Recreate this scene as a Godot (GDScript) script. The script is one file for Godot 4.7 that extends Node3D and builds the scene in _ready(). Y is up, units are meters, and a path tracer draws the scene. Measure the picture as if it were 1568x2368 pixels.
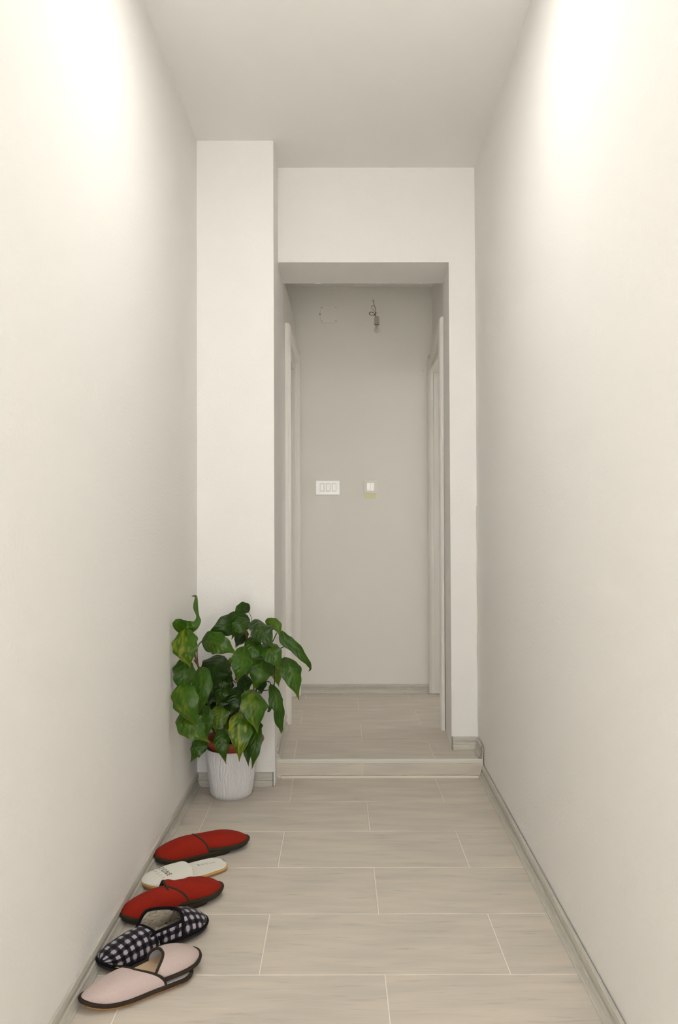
extends Node3D
# A white corridor seen from its entrance: slippers along the left wall, a potted plant by the pilaster, a step up to an inner hall.

const LEAN := 0.0028          # the plastered corners stand a hair out of plumb
const CEIL := 2.685
const STEP := 0.078
const ZSTEP := -3.455         # riser face
const ZPIL := -3.358          # pilaster face
const ZBACK := -3.614         # wall with the doorway
const ZREV := -3.93           # far side of that wall
const ZFAR := -4.812          # far wall
const ZREAR := 1.8
const X0 := 0.1115
const TL := 0.602
const TW := 0.302

var M := {}
var taken := {}
var rng := RandomNumberGenerator.new()

func _ready():
	rng.seed = 7
	# ---- camera, sky, exposure -------------------------------------------------
	var cam := Camera3D.new()
	cam.name = "camera"
	cam.position = Vector3(0, 1.0741, 0)
	cam.rotation = Vector3(0.01648, -0.00147, -0.00127)
	cam.fov = rad_to_deg(2.0 * atan(1184.0 / 1868.5))
	cam.near = 0.05
	cam.far = 60.0
	add_child(cam)
	cam.current = true
	var env := Environment.new()
	var sm := ProceduralSkyMaterial.new()
	sm.sky_top_color = Color(0.93, 0.925, 0.91)
	sm.sky_horizon_color = Color(0.97, 0.97, 0.97)
	sm.ground_horizon_color = Color(0.90, 0.89, 0.87)
	sm.ground_bottom_color = Color(0.75, 0.73, 0.70)
	sm.sun_angle_max = 0.0
	sm.energy_multiplier = 1.7
	var sky := Sky.new()
	sky.sky_material = sm
	env.background_mode = Environment.BG_SKY
	env.sky = sky
	env.tonemap_mode = Environment.TONE_MAPPER_LINEAR
	env.tonemap_exposure = 3.55
	env.sdfgi_enabled = true
	env.ssao_enabled = true
	env.ssil_enabled = true
	var we := WorldEnvironment.new()
	we.name = "world_environment"
	we.environment = env
	add_child(we)
	# sun on the pavement outside the entrance, behind the viewer
	var sun := DirectionalLight3D.new()
	sun.name = "sun"
	sun.light_color = Color(1.0, 1.0, 0.985)
	sun.light_energy = 4.5
	sun.light_angular_distance = 0.6
	sun.shadow_enabled = true
	sun.look_at_from_position(Vector3(-6.0, 9.0, 1.6), Vector3(0, 0, 2.8))
	add_child(sun)
	# added flat lamp, unseen above the slippers, to even out the corridor light
	var lamp := AreaLight3D.new()
	lamp.name = "added_lamp_light"
	lamp.position = Vector3(0, 2.640, -1.98)
	lamp.rotation.x = -PI / 2
	lamp.area_size = Vector2(0.30, 0.30)
	lamp.light_color = Color(1.0, 0.997, 0.975)
	lamp.light_energy = 0.205
	lamp.area_range = 14.0
	lamp.area_attenuation = 2.0
	lamp.shadow_enabled = true
	add_child(lamp)

	make_materials()
	build_shell()
	build_floor()
	build_doors()
	build_baseboards()
	build_wall_fittings()
	build_pot_and_plant()
	build_slippers()

# ---- helpers ------------------------------------------------------------------
func numbered(called: String) -> String:
	if not taken.has(called):
		taken[called] = 0
		return called
	taken[called] += 1
	return "%s_%03d" % [called, taken[called]]

func meta(o, label: String, category: String, kind := "", group := ""):
	o.set_meta("label", label)
	o.set_meta("category", category)
	if kind != "":
		o.set_meta("kind", kind)
	if group != "":
		o.set_meta("group", group)
	return o

func begin() -> SurfaceTool:
	var st := SurfaceTool.new()
	st.begin(Mesh.PRIMITIVE_TRIANGLES)
	return st

func commit(called: String, st: SurfaceTool, mat: Material, parent: Node = null) -> MeshInstance3D:
	st.generate_normals()
	var mi := MeshInstance3D.new()
	mi.mesh = st.commit()
	mi.material_override = mat
	mi.cast_shadow = GeometryInstance3D.SHADOW_CASTING_SETTING_ON
	if parent == null:
		mi.name = numbered(called)
		add_child(mi)
	else:
		mi.name = called
		var n := 0
		while parent.has_node(NodePath(mi.name)):
			n += 1
			mi.name = "%s_%03d" % [called, n]
		parent.add_child(mi)
	return mi

func thing(called: String, label: String, category: String, at := Vector3.ZERO, group := "") -> Node3D:
	var o := Node3D.new()
	o.name = numbered(called)
	o.position = at
	add_child(o)
	meta(o, label, category, "", group)
	return o

func quad(st: SurfaceTool, a: Vector3, b: Vector3, c: Vector3, d: Vector3, smooth := -1):
	# a b c d clockwise seen from the front; texture coordinates in metres along the face
	st.set_smooth_group(smooth)
	var u := (b - a)
	var n := (b - a).cross(d - a)
	if n.length() < 1e-12:
		n = (c - b).cross(d - b)
	u = u.normalized()
	var v := n.normalized().cross(u)
	for p in [a, b, c, a, c, d]:
		st.set_uv(Vector2((p - a).dot(u), (p - a).dot(v)))
		st.add_vertex(p)

func hexa(st: SurfaceTool, lo: Array, hi: Array):
	# lo, hi: four corners each, in the same order round
	var n := lo.size()
	var cen := Vector3.ZERO
	for p in lo: cen += p / (2.0 * n)
	for p in hi: cen += p / (2.0 * n)
	var faces := []
	if n == 4:
		faces.append([lo[0], lo[1], lo[2], lo[3]])
		faces.append([hi[0], hi[1], hi[2], hi[3]])
	for i in n:
		var j := (i + 1) % n
		faces.append([lo[i], lo[j], hi[j], hi[i]])
	for f in faces:
		var fn: Vector3 = (f[1] - f[0]).cross(f[2] - f[0])
		var fc: Vector3 = (f[0] + f[1] + f[2] + f[3]) / 4.0
		# clockwise front: the right-hand normal points inwards
		if fn.dot(fc - cen) < 0.0:
			quad(st, f[0], f[1], f[2], f[3])
		else:
			quad(st, f[3], f[2], f[1], f[0])

func lx(x: float, y: float) -> float:
	return x - LEAN * (y - 1.2)

func block(st: SurfaceTool, plan: Array, y0: float, y1: float, lean := true):
	# a wall piece: four plan corners (x, z) from y0 to y1
	var lo := []
	var hi := []
	for p in plan:
		lo.append(Vector3(lx(p.x, y0) if lean else p.x, y0, p.y))
		hi.append(Vector3(lx(p.x, y1) if lean else p.x, y1, p.y))
	hexa(st, lo, hi)

func rect(x0: float, z0: float, x1: float, z1: float) -> Array:
	return [Vector2(x0, z0), Vector2(x1, z0), Vector2(x1, z1), Vector2(x0, z1)]

func box(st: SurfaceTool, c: Vector3, s: Vector3, b := 0.0):
	# a box with chamfered edges
	var h := s * 0.5
	if b <= 0.0:
		var lo := []
		var hi := []
		for k in [[-1, -1], [1, -1], [1, 1], [-1, 1]]:
			lo.append(c + Vector3(k[0] * h.x, -h.y, k[1] * h.z))
			hi.append(c + Vector3(k[0] * h.x, h.y, k[1] * h.z))
		hexa(st, lo, hi)
		return
	var put := func(pts: Array, nrm: Vector3):
		var fn: Vector3 = (pts[1] - pts[0]).cross(pts[2] - pts[0])
		var q: Array = pts.duplicate()
		if fn.dot(nrm) > 0.0:
			q.reverse()
		if q.size() == 4:
			quad(st, c + q[0], c + q[1], c + q[2], c + q[3])
		else:
			st.set_smooth_group(-1)
			for p in q:
				st.set_uv(Vector2(p.x, p.y))
				st.add_vertex(c + p)
	var ax := [Vector3.RIGHT, Vector3.UP, Vector3.BACK]
	for i in 3:
		var u: Vector3 = ax[(i + 1) % 3]
		var v: Vector3 = ax[(i + 2) % 3]
		var hu := h[(i + 1) % 3] - b
		var hv := h[(i + 2) % 3] - b
		for sg in [-1.0, 1.0]:
			var n: Vector3 = ax[i] * sg
			var o: Vector3 = n * h[i]
			put.call([o - u * hu - v * hv, o + u * hu - v * hv, o + u * hu + v * hv, o - u * hu + v * hv], n)
		for su in [-1.0, 1.0]:
			for sv in [-1.0, 1.0]:
				var hi2 := h[i] - b
				var w: Vector3 = ax[i] * hi2
				var p1: Vector3 = u * su * (hu + b) + v * sv * hv
				var p2: Vector3 = u * su * hu + v * sv * (hv + b)
				put.call([p1 - w, p1 + w, p2 + w, p2 - w], u * su + v * sv)
	for sx in [-1.0, 1.0]:
		for sy in [-1.0, 1.0]:
			for sz in [-1.0, 1.0]:
				var p := Vector3(sx * h.x, sy * h.y, sz * h.z)
				put.call([p - Vector3(0, sy * b, sz * b), p - Vector3(sx * b, 0, sz * b), p - Vector3(sx * b, sy * b, 0)], Vector3(sx, sy, sz))

func grid(st: SurfaceTool, nu: int, nv: int, f: Callable, smooth := 1, uvf = null, colf = null, flip := false):
	# f(u, v) -> Vector3 on [0,1]^2
	var pts := []
	for i in nu + 1:
		var row := []
		for j in nv + 1:
			row.append(f.call(float(i) / nu, float(j) / nv))
		pts.append(row)
	st.set_smooth_group(smooth)
	for i in nu:
		for j in nv:
			var idx := [[i, j], [i + 1, j], [i + 1, j + 1], [i, j], [i + 1, j + 1], [i, j + 1]]
			if flip:
				idx.reverse()
			var a: Vector3 = pts[idx[0][0]][idx[0][1]]
			for t in 2:
				var p0: Vector3 = pts[idx[t * 3][0]][idx[t * 3][1]]
				var p1: Vector3 = pts[idx[t * 3 + 1][0]][idx[t * 3 + 1][1]]
				var p2: Vector3 = pts[idx[t * 3 + 2][0]][idx[t * 3 + 2][1]]
				if p0.is_equal_approx(p1) or p1.is_equal_approx(p2) or p0.is_equal_approx(p2):
					continue
				for k in 3:
					var q = idx[t * 3 + k]
					var uu := float(q[0]) / nu
					var vv := float(q[1]) / nv
					st.set_uv(uvf.call(uu, vv) if uvf != null else Vector2(uu, vv))
					if colf != null:
						st.set_color(colf.call(uu, vv))
					st.add_vertex(pts[q[0]][q[1]])

func tube(st: SurfaceTool, pts: Array, r, sides := 8, closed := false):
	# a round rod along points; r a number or one radius per point
	var n := pts.size()
	var rings := []
	var up := Vector3(0.13, 0.97, 0.21).normalized()
	for i in n:
		var a: Vector3 = pts[(i - 1 + n) % n] if closed else pts[maxi(i - 1, 0)]
		var b: Vector3 = pts[(i + 1) % n] if closed else pts[mini(i + 1, n - 1)]
		var t := (b - a).normalized()
		var x := t.cross(up)
		if x.length() < 0.05:
			x = t.cross(Vector3.RIGHT)
		x = x.normalized()
		var y := t.cross(x)
		up = (up - t * up.dot(t)).normalized()
		var rr: float = r[i] if r is Array else r
		var ring := []
		for k in sides + 1:
			var an := TAU * k / sides
			ring.append(pts[i] + (x * cos(an) + y * sin(an)) * rr)
		rings.append(ring)
	st.set_smooth_group(1)
	var m := n if closed else n - 1
	for i in m:
		var r0: Array = rings[i]
		var r1: Array = rings[(i + 1) % n]
		for k in sides:
			var q := [r0[k], r0[k + 1], r1[k + 1], r0[k], r1[k + 1], r1[k]]
			for p in q:
				st.set_uv(Vector2(float(k) / sides, float(i) / n))
				st.add_vertex(p)
	if not closed:
		for e in [0, n - 1]:
			st.set_smooth_group(-1)
			for k in sides:
				var q := [pts[e], rings[e][k + 1], rings[e][k]] if e == 0 else [pts[e], rings[e][k], rings[e][k + 1]]
				for p in q:
					st.add_vertex(p)

func lathe(st: SurfaceTool, prof: Array, segs := 48, at := Vector3.ZERO, smooth := 1):
	# prof: Vector2(radius, height) from the bottom up
	for i in prof.size() - 1:
		var a: Vector2 = prof[i]
		var b: Vector2 = prof[i + 1]
		st.set_smooth_group(smooth)
		for k in segs:
			var t0 := TAU * k / segs
			var t1 := TAU * (k + 1) / segs
			var p := func(q: Vector2, t: float): return at + Vector3(q.x * cos(t), q.y, q.x * sin(t))
			var q := [p.call(a, t0), p.call(a, t1), p.call(b, t1), p.call(b, t0)]
			for tri in [[0, 1, 2], [0, 2, 3]]:
				if q[tri[0]].is_equal_approx(q[tri[1]]) or q[tri[1]].is_equal_approx(q[tri[2]]) or q[tri[0]].is_equal_approx(q[tri[2]]):
					continue
				for c in tri:
					st.set_uv(Vector2(float(k) / segs, q[c].y))
					st.add_vertex(q[c])

func sweep(st: SurfaceTool, prof: Array, a: Vector3, b: Vector3, out: Vector3, ka := 0.0, kb := 0.0, upv := Vector3.UP, ma := 0.0, mb := 0.0):
	# a moulding: prof of Vector2(outwards, upwards), run from a to b along the wall; ka, kb mitre the ends (metres along per metre outwards)
	var d := (b - a).normalized()
	var n := prof.size()
	var A := []
	var B := []
	for q in prof:
		A.append(a + out * q.x + upv * q.y + d * (ka * q.x + ma * q.y))
		B.append(b + out * q.x + upv * q.y + d * (kb * q.x + mb * q.y))
	var cen := Vector3.ZERO
	for p in A: cen += p / n
	var acc := 0.0
	for i in n:
		var j := (i + 1) % n
		var e: Vector3 = A[j] - A[i]
		var nn := e.cross(B[i] - A[i])
		var poly2 := [A[i], A[j], B[j], B[i]]
		var outw := Vector2(prof[j].y - prof[i].y, -(prof[j].x - prof[i].x))
		if sign_area(prof) < 0.0:
			outw = -outw
		var on := out * outw.x + upv * outw.y
		var uv := [Vector2(0, acc), Vector2(0, acc + e.length()), Vector2((B[j] - A[j]).length(), acc + e.length()), Vector2((B[i] - A[i]).length(), acc)]
		acc += e.length()
		var order := [0, 1, 2, 0, 2, 3] if nn.dot(on) < 0.0 else [2, 1, 0, 3, 2, 0]
		st.set_smooth_group(-1)
		for k in order:
			st.set_uv(uv[k])
			st.add_vertex(poly2[k])
	var tri := Geometry2D.triangulate_polygon(PackedVector2Array(prof))
	for e in [[A, -1.0], [B, 1.0]]:
		for t in range(0, tri.size(), 3):
			var p0: Vector3 = e[0][tri[t]]
			var p1: Vector3 = e[0][tri[t + 1]]
			var p2: Vector3 = e[0][tri[t + 2]]
			var q := [p0, p1, p2] if (p1 - p0).cross(p2 - p0).dot(d * e[1]) < 0.0 else [p2, p1, p0]
			st.set_smooth_group(-1)
			for p in q:
				st.set_uv(Vector2(0, p.y))
				st.add_vertex(p)

func sign_area(prof: Array) -> float:
	var s := 0.0
	for i in prof.size():
		var a: Vector2 = prof[i]
		var b: Vector2 = prof[(i + 1) % prof.size()]
		s += a.x * b.y - b.x * a.y
	return s

func wall_left_x(z: float) -> float:
	return -0.6102 - 0.0075 * z

func wall_right_x(z: float) -> float:
	return 0.5572 - 0.0177 * z

func inner_left_x(z: float) -> float:
	return lerpf(-0.2645, -0.247, (z - ZREV) / (ZFAR - ZREV))

func inner_right_x(z: float) -> float:
	return lerpf(0.5185, 0.570, (z - ZREV) / (ZFAR - ZREV))

# ---- materials ------------------------------------------------------------------
func lin(r: float, g: float, b: float) -> Color:
	return Color(r, g, b).linear_to_srgb()

func mat(c: Color, rough := 0.8, spec := 0.5) -> StandardMaterial3D:
	var m := StandardMaterial3D.new()
	m.albedo_color = c
	m.roughness = rough
	m.metallic_specular = spec
	return m

func noise(sd: int, freq: float, oct := 4) -> FastNoiseLite:
	var n := FastNoiseLite.new()
	n.seed = sd
	n.noise_type = FastNoiseLite.TYPE_SIMPLEX_SMOOTH
	n.frequency = freq
	n.fractal_octaves = oct
	return n

func tex(im: Image) -> ImageTexture:
	im.generate_mipmaps()
	return ImageTexture.create_from_image(im)

func relief(m: StandardMaterial3D, im: Image, scale: float, amount: float):
	# plaster or cloth relief, mapped in metres in the world
	m.uv1_triplanar = true
	m.uv1_world_triplanar = true
	m.uv1_scale = Vector3.ONE * scale
	m.heightmap_enabled = true
	m.heightmap_texture = tex(im)
	m.heightmap_scale = amount

func wood_image(sd: int, w: int, h: int) -> Image:
	# printed wood grain of a porcelain tile, long way across
	var im := Image.create(w, h, false, Image.FORMAT_RGB8)
	var warp := noise(sd, 1.0, 2)
	var fine := noise(sd + 11, 1.0, 3)
	var dark := noise(sd + 23, 1.0, 3)
	var tone := noise(sd + 37, 1.0, 2)
	var r := RandomNumberGenerator.new()
	r.seed = sd
	var knots := []
	for k in 2 + sd % 2:
		knots.append([r.randf() * 0.6, 0.03 + r.randf() * 0.24, 0.5 + r.randf() * 0.6])
	for y in h:
		for x in w:
			var u := 0.602 * x / w
			var v := 0.302 * y / h
			var bend := warp.get_noise_2d(u * 3.0, v * 9.0) * 0.012
			var kd := 0.0
			for k in knots:
				var du: float = (u - k[0]) / 0.09
				var dv: float = (v - k[1]) / 0.012
				var q := exp(-du * du - dv * dv * 0.35)
				bend += q * 0.010 * signf(dv + 0.01) * k[2]
				var qq := exp(-pow((u - k[0]) / 0.03, 2.0) - pow((v - k[1]) / 0.004, 2.0))
				kd += qq * k[2] * (0.55 + 0.6 * fine.get_noise_2d(u * 60.0, v * 160.0))
			var vv := v + bend
			var f := fine.get_noise_2d(u * 5.0, vv * 170.0)
			var d := dark.get_noise_2d(u * 5.0 + 31.0, vv * 95.0)
			var t := tone.get_noise_2d(u * 2.5, vv * 14.0)
			var c := 1.0 + f * 0.020 + t * 0.045
			c -= smoothstep(0.30, 0.75, d) * 0.075
			c -= clampf(kd, 0.0, 1.0) * 0.16
			var warm := t * 0.006
			im.set_pixel(x, y, Color(clampf((0.845 + warm) * c, 0, 1), clampf(0.807 * c, 0, 1), clampf((0.757 - warm) * c, 0, 1)))
	return im

func make_materials():
	# plaster
	var pn := noise(3, 0.10, 3)
	pn.noise_type = FastNoiseLite.TYPE_PERLIN
	var pim := pn.get_seamless_image(768, 768)
	var wall := mat(lin(0.945, 0.924, 0.892), 0.75, 0.35)
	pim.convert(Image.FORMAT_RGBA8)
	pim.bump_map_to_normal_map(0.85)
	wall.normal_enabled = true
	wall.normal_texture = tex(pim)
	wall.uv1_scale = Vector3(1.4, 1.4, 1)
	M.wall = wall
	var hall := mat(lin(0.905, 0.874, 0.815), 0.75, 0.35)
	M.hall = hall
	var ceilm := mat(lin(0.945, 0.924, 0.892), 0.85, 0.3)
	M.ceiling = ceilm
	M.grout = mat(lin(0.93, 0.88, 0.79), 0.9, 0.3)
	M.tile = []
	for k in 4:
		var m := mat(Color.WHITE, 0.42, 0.45)
		m.albedo_texture = tex(wood_image(40 + k * 13, 640, 320))
		m.uv1_scale = Vector3(1.0 / TL, 1.0 / TW, 1)
		M.tile.append(m)
	# grey wood-look skirting
	var bi := Image.create(512, 64, false, Image.FORMAT_RGB8)
	var bn := noise(91, 1.0, 3)
	for y in 64:
		for x in 512:
			var c := 1.0 + bn.get_noise_2d(x * 0.008, y * 0.9) * 0.09 + bn.get_noise_2d(x * 0.03 + 90.0, y * 2.3) * 0.05
			bi.set_pixel(x, y, Color(clampf(0.80 * c, 0, 1), clampf(0.785 * c, 0, 1), clampf(0.745 * c, 0, 1)))
	var bb := mat(Color.WHITE, 0.5, 0.4)
	bb.albedo_texture = tex(bi)
	bb.uv1_scale = Vector3(1.6, 9, 1)
	M.skirting = bb
	M.skirting_cap = mat(Color(0.60, 0.59, 0.55), 0.5, 0.4)
	M.nosing = mat(Color(0.87, 0.86, 0.82), 0.4, 0.5)
	M.white_strip = mat(Color(0.93, 0.90, 0.85), 0.6, 0.4)
	M.lacquer = mat(lin(0.88, 0.855, 0.80), 0.35, 0.5)
	M.gap = mat(Color(0.22, 0.17, 0.12), 0.9, 0.2)
	M.plastic = mat(lin(0.94, 0.92, 0.87), 0.24, 0.75)
	M.plastic_dull = mat(lin(0.92, 0.885, 0.82), 0.5, 0.3)
	M.screw = mat(Color(0.33, 0.28, 0.22), 0.6, 0.4)
	M.tape = mat(Color(0.95, 0.93, 0.76), 0.7, 0.3)

# ---- the room ------------------------------------------------------------------
func structure(called: String, st: SurfaceTool, m: Material, label: String, category: String) -> MeshInstance3D:
	var o := commit(called, st, m)
	meta(o, label, category, "structure")
	return o

func build_shell():
	var st := begin()
	block(st, [Vector2(wall_left_x(ZREAR), ZREAR), Vector2(wall_left_x(ZREV), ZREV), Vector2(wall_left_x(ZREV) - 0.15, ZREV), Vector2(wall_left_x(ZREAR) - 0.15, ZREAR)], -0.15, CEIL + 0.15)
	structure("wall_left", st, M.wall, "long white plastered wall on the left above the row of slippers", "wall")
	# a faint rubbed stain low on the left wall
	st = begin()
	var sn := noise(29, 1.0, 2)
	for k in 2:
		var row := []
		for i in 15:
			var f := i / 14.0
			var z := lerpf(-2.500, -2.615, f) + (0.03 if k == 1 else 0.0)
			var y := lerpf(0.058, 0.185, f) - (0.035 * f if k == 1 else 0.0)
			var hw := 0.011 * sin(PI * clampf(f * 0.9 + 0.1, 0, 1)) * (1.0 + 0.5 * sn.get_noise_1d(i * 9.0 + k * 77))
			row.append([Vector3(wall_left_x(z) + 0.0004, y, z + hw), Vector3(wall_left_x(z) + 0.0004, y + hw * 0.4, z - hw)])
		for i in 14:
			quad(st, row[i][0], row[i][1], row[i + 1][1], row[i + 1][0])
	var sm := mat(Color(0.72, 0.58, 0.46, 0.22), 0.9, 0.1)
	sm.transparency = BaseMaterial3D.TRANSPARENCY_ALPHA
	commit("stain", st, sm, get_node("wall_left"))
	st = begin()
	block(st, [Vector2(wall_right_x(ZREAR), ZREAR), Vector2(wall_right_x(ZREV), ZREV), Vector2(wall_right_x(ZREV) + 0.15, ZREV), Vector2(wall_right_x(ZREAR) + 0.15, ZREAR)], -0.15, CEIL + 0.15)
	structure("wall_right", st, M.wall, "long bare white plastered wall on the right of the corridor", "wall")
	st = begin()
	block(st, [Vector2(-0.66, ZPIL), Vector2(-0.2645, ZPIL), Vector2(-0.2645, ZREV), Vector2(-0.66, ZREV)], -0.15, CEIL + 0.15)
	structure("wall_pilaster", st, M.wall, "white plastered pilaster behind the potted plant, left of the doorway", "wall")
	st = begin()
	block(st, [Vector2(0.503, ZBACK), Vector2(0.70, ZBACK), Vector2(0.70, ZREV), Vector2(0.5185, ZREV)], -0.15, 2.2565)
	block(st, [Vector2(-0.28, ZBACK), Vector2(0.70, ZBACK), Vector2(0.70, ZREV), Vector2(-0.28, ZREV)], 2.2565, CEIL + 0.15)
	var wb := structure("wall_back", st, M.wall, "white wall with the open doorway above the step", "wall")
	# torn plaster along the far edge of the lintel
	st = begin()
	var en := noise(17, 1.0, 3)
	var prev := Vector2(-0.27, 0.001)
	for i in 97:
		var x := -0.262 + 0.78 * i / 96.0
		var y := maxf(0.0004, 0.0006 + en.get_noise_1d(x * 70.0) * 0.0045)
		block(st, [Vector2(prev.x, ZREV + 0.004), Vector2(x, ZREV + 0.004), Vector2(x, ZREV), Vector2(prev.x, ZREV)], 2.2565 - y, 2.2566, false)
		prev = Vector2(x, y)
	commit("plaster_edge", st, M.wall, wb)
	st = begin()
	block(st, rect(-0.85, ZREAR + 0.15, 0.85, ZREV), CEIL, CEIL + 0.15, false)
	structure("ceiling", st, M.ceiling, "plain white ceiling over the corridor", "ceiling")
	# inner hall
	st = begin()
	var zl0 := -4.112
	var zl1 := -4.720
	var wl := func(z: float, o := 0.0) -> Vector2: return Vector2(inner_left_x(z) - o, z)
	block(st, [wl.call(ZREV), wl.call(zl0), wl.call(zl0, 0.15), wl.call(ZREV, 0.15)], 0, 2.29)
	block(st, [wl.call(zl1), wl.call(ZFAR), wl.call(ZFAR, 0.15), wl.call(zl1, 0.15)], 0, 2.29)
	block(st, [wl.call(zl0), wl.call(zl1), wl.call(zl1, 0.15), wl.call(zl0, 0.15)], 2.0, 2.29)
	block(st, [wl.call(ZREV, 0.07), wl.call(ZFAR, 0.07), wl.call(ZFAR, 0.15), wl.call(ZREV, 0.15)], 2.29, 2.6)
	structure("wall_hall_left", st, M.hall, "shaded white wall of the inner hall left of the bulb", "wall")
	st = begin()
	var zr0 := -3.990
	var zr1 := -4.798
	var wr := func(z: float, o := 0.0) -> Vector2: return Vector2(inner_right_x(z) + o, z)
	block(st, [wr.call(ZREV), wr.call(zr0), wr.call(zr0, 0.15), wr.call(ZREV, 0.15)], 0, 2.6)
	block(st, [wr.call(zr1), wr.call(ZFAR), wr.call(ZFAR, 0.15), wr.call(zr1, 0.15)], 0, 2.6)
	block(st, [wr.call(zr0), wr.call(zr1), wr.call(zr1, 0.15), wr.call(zr0, 0.15)], 2.0, 2.6)
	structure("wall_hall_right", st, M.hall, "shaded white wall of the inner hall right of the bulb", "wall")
	st = begin()
	block(st, rect(-0.62, ZFAR, 0.95, ZFAR - 0.15), -0.15, 2.7, false)
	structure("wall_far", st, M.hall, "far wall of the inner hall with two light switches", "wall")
	st = begin()
	block(st, rect(-0.45, ZREV, 0.75, ZFAR), 2.50, 2.62, false)
	structure("ceiling", st, M.ceiling, "low shaded ceiling of the inner hall", "ceiling")
	# made-up side room behind the right doorway; its window brightens the hall
	st = begin()
	block(st, rect(0.62, -3.80, 2.45, -4.97), -0.15, STEP - 0.001, false)
	block(st, rect(0.60, -3.80, 2.45, -4.97), 2.5, 2.62, false)
	block(st, rect(0.71, -3.80, 2.45, -3.93), STEP - 0.001, 2.5, false)
	block(st, rect(0.71, -4.85, 2.45, -4.97), STEP - 0.001, 2.5, false)
	block(st, rect(2.30, -3.93, 2.45, -4.10), STEP - 0.001, 2.5, false)
	block(st, rect(2.30, -4.68, 2.45, -4.85), STEP - 0.001, 2.5, false)
	block(st, rect(2.30, -4.10, 2.45, -4.68), STEP - 0.001, 1.05, false)
	block(st, rect(2.30, -4.10, 2.45, -4.68), 2.15, 2.5, false)
	structure("wall_added_room", st, M.wall, "white walls of an added unseen side room that lets skylight into the hall", "wall")
	# behind the camera: the open entrance
	st = begin()
	block(st, rect(-0.85, ZREAR, -0.57, ZREAR + 0.15), -0.15, CEIL + 0.15, false)
	block(st, rect(0.52, ZREAR, 0.85, ZREAR + 0.15), -0.15, CEIL + 0.15, false)
	block(st, rect(-0.57, ZREAR, 0.52, ZREAR + 0.15), 2.5, CEIL + 0.15, false)
	structure("wall_rear", st, M.wall, "white wall round the entrance behind the viewer", "wall")
	st = begin()
	block(st, rect(-6, ZREAR + 0.15, 6, ZREAR + 12), -0.25, -0.05, false)
	structure("ground", st, mat(lin(0.58, 0.575, 0.56), 0.9, 0.3), "pale paved ground outside the entrance", "ground")
	# a bead of filler down the right corner of the back wall
	st = begin()
	var pts := []
	for i in 24:
		var y := lerpf(0.14, 1.155, i / 23.0)
		pts.append(Vector3(lx(0.6205, y) - 0.001 + 0.0006 * sin(y * 21.0), y, ZBACK + 0.001))
	for i in 6:
		pts.append(Vector3(lx(0.6215, 1.16) + 0.0022 * i, 1.158 - 0.006 * sin(i / 5.0 * PI) + 0.003 * i, ZBACK + 0.001 + 0.006 * i))
	tube(st, pts, 0.0018, 6)
	structure("trim_1", st, M.white_strip, "thin cracked bead of filler down the corner of the right wall", "trim")

func tile(parent: Node, plan: Array, y: float, origin: Vector2, flipx: bool, flipz: bool, m: Material, thick := 0.0085):
	# a floor tile with a small chamfer; plan: near-left, near-right, far-right, far-left as (x, z)
	var st := begin()
	var b := 0.0011
	var cen := Vector2.ZERO
	for p in plan: cen += p * 0.25
	var rings := []
	for lv in [[0.0, b], [-b, 0.0], [-thick, 0.0]]:
		var ring := []
		for p in plan:
			var q: Vector2 = p - cen
			q -= Vector2(signf(q.x), signf(q.y)) * lv[1]
			ring.append(Vector3(q.x + cen.x, y + lv[0], q.y + cen.y))
		rings.append(ring)
	var put := func(p: Vector3):
		var u := (p.x - origin.x) * (-1.0 if flipx else 1.0)
		var v := (p.z - origin.y) * (-1.0 if flipz else 1.0)
		st.set_uv(Vector2(u, v))
		st.add_vertex(p)
	st.set_smooth_group(-1)
	for k in [0, 3, 2, 0, 2, 1]:
		put.call(rings[0][k])
	for r in 2:
		for i in 4:
			var j := (i + 1) % 4
			var f := [rings[r][i], rings[r][j], rings[r + 1][j], rings[r + 1][i]]
			var nn: Vector3 = (f[1] - f[0]).cross(f[2] - f[0])
			var c3 := Vector3(cen.x, y - thick, cen.y)
			var order := [0, 1, 2, 0, 2, 3] if nn.dot(f[0] + f[1] - 2.0 * c3) < 0.0 else [2, 1, 0, 3, 2, 0]
			for k in order:
				put.call(f[k])
	return commit("tile", st, m, parent)

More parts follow.
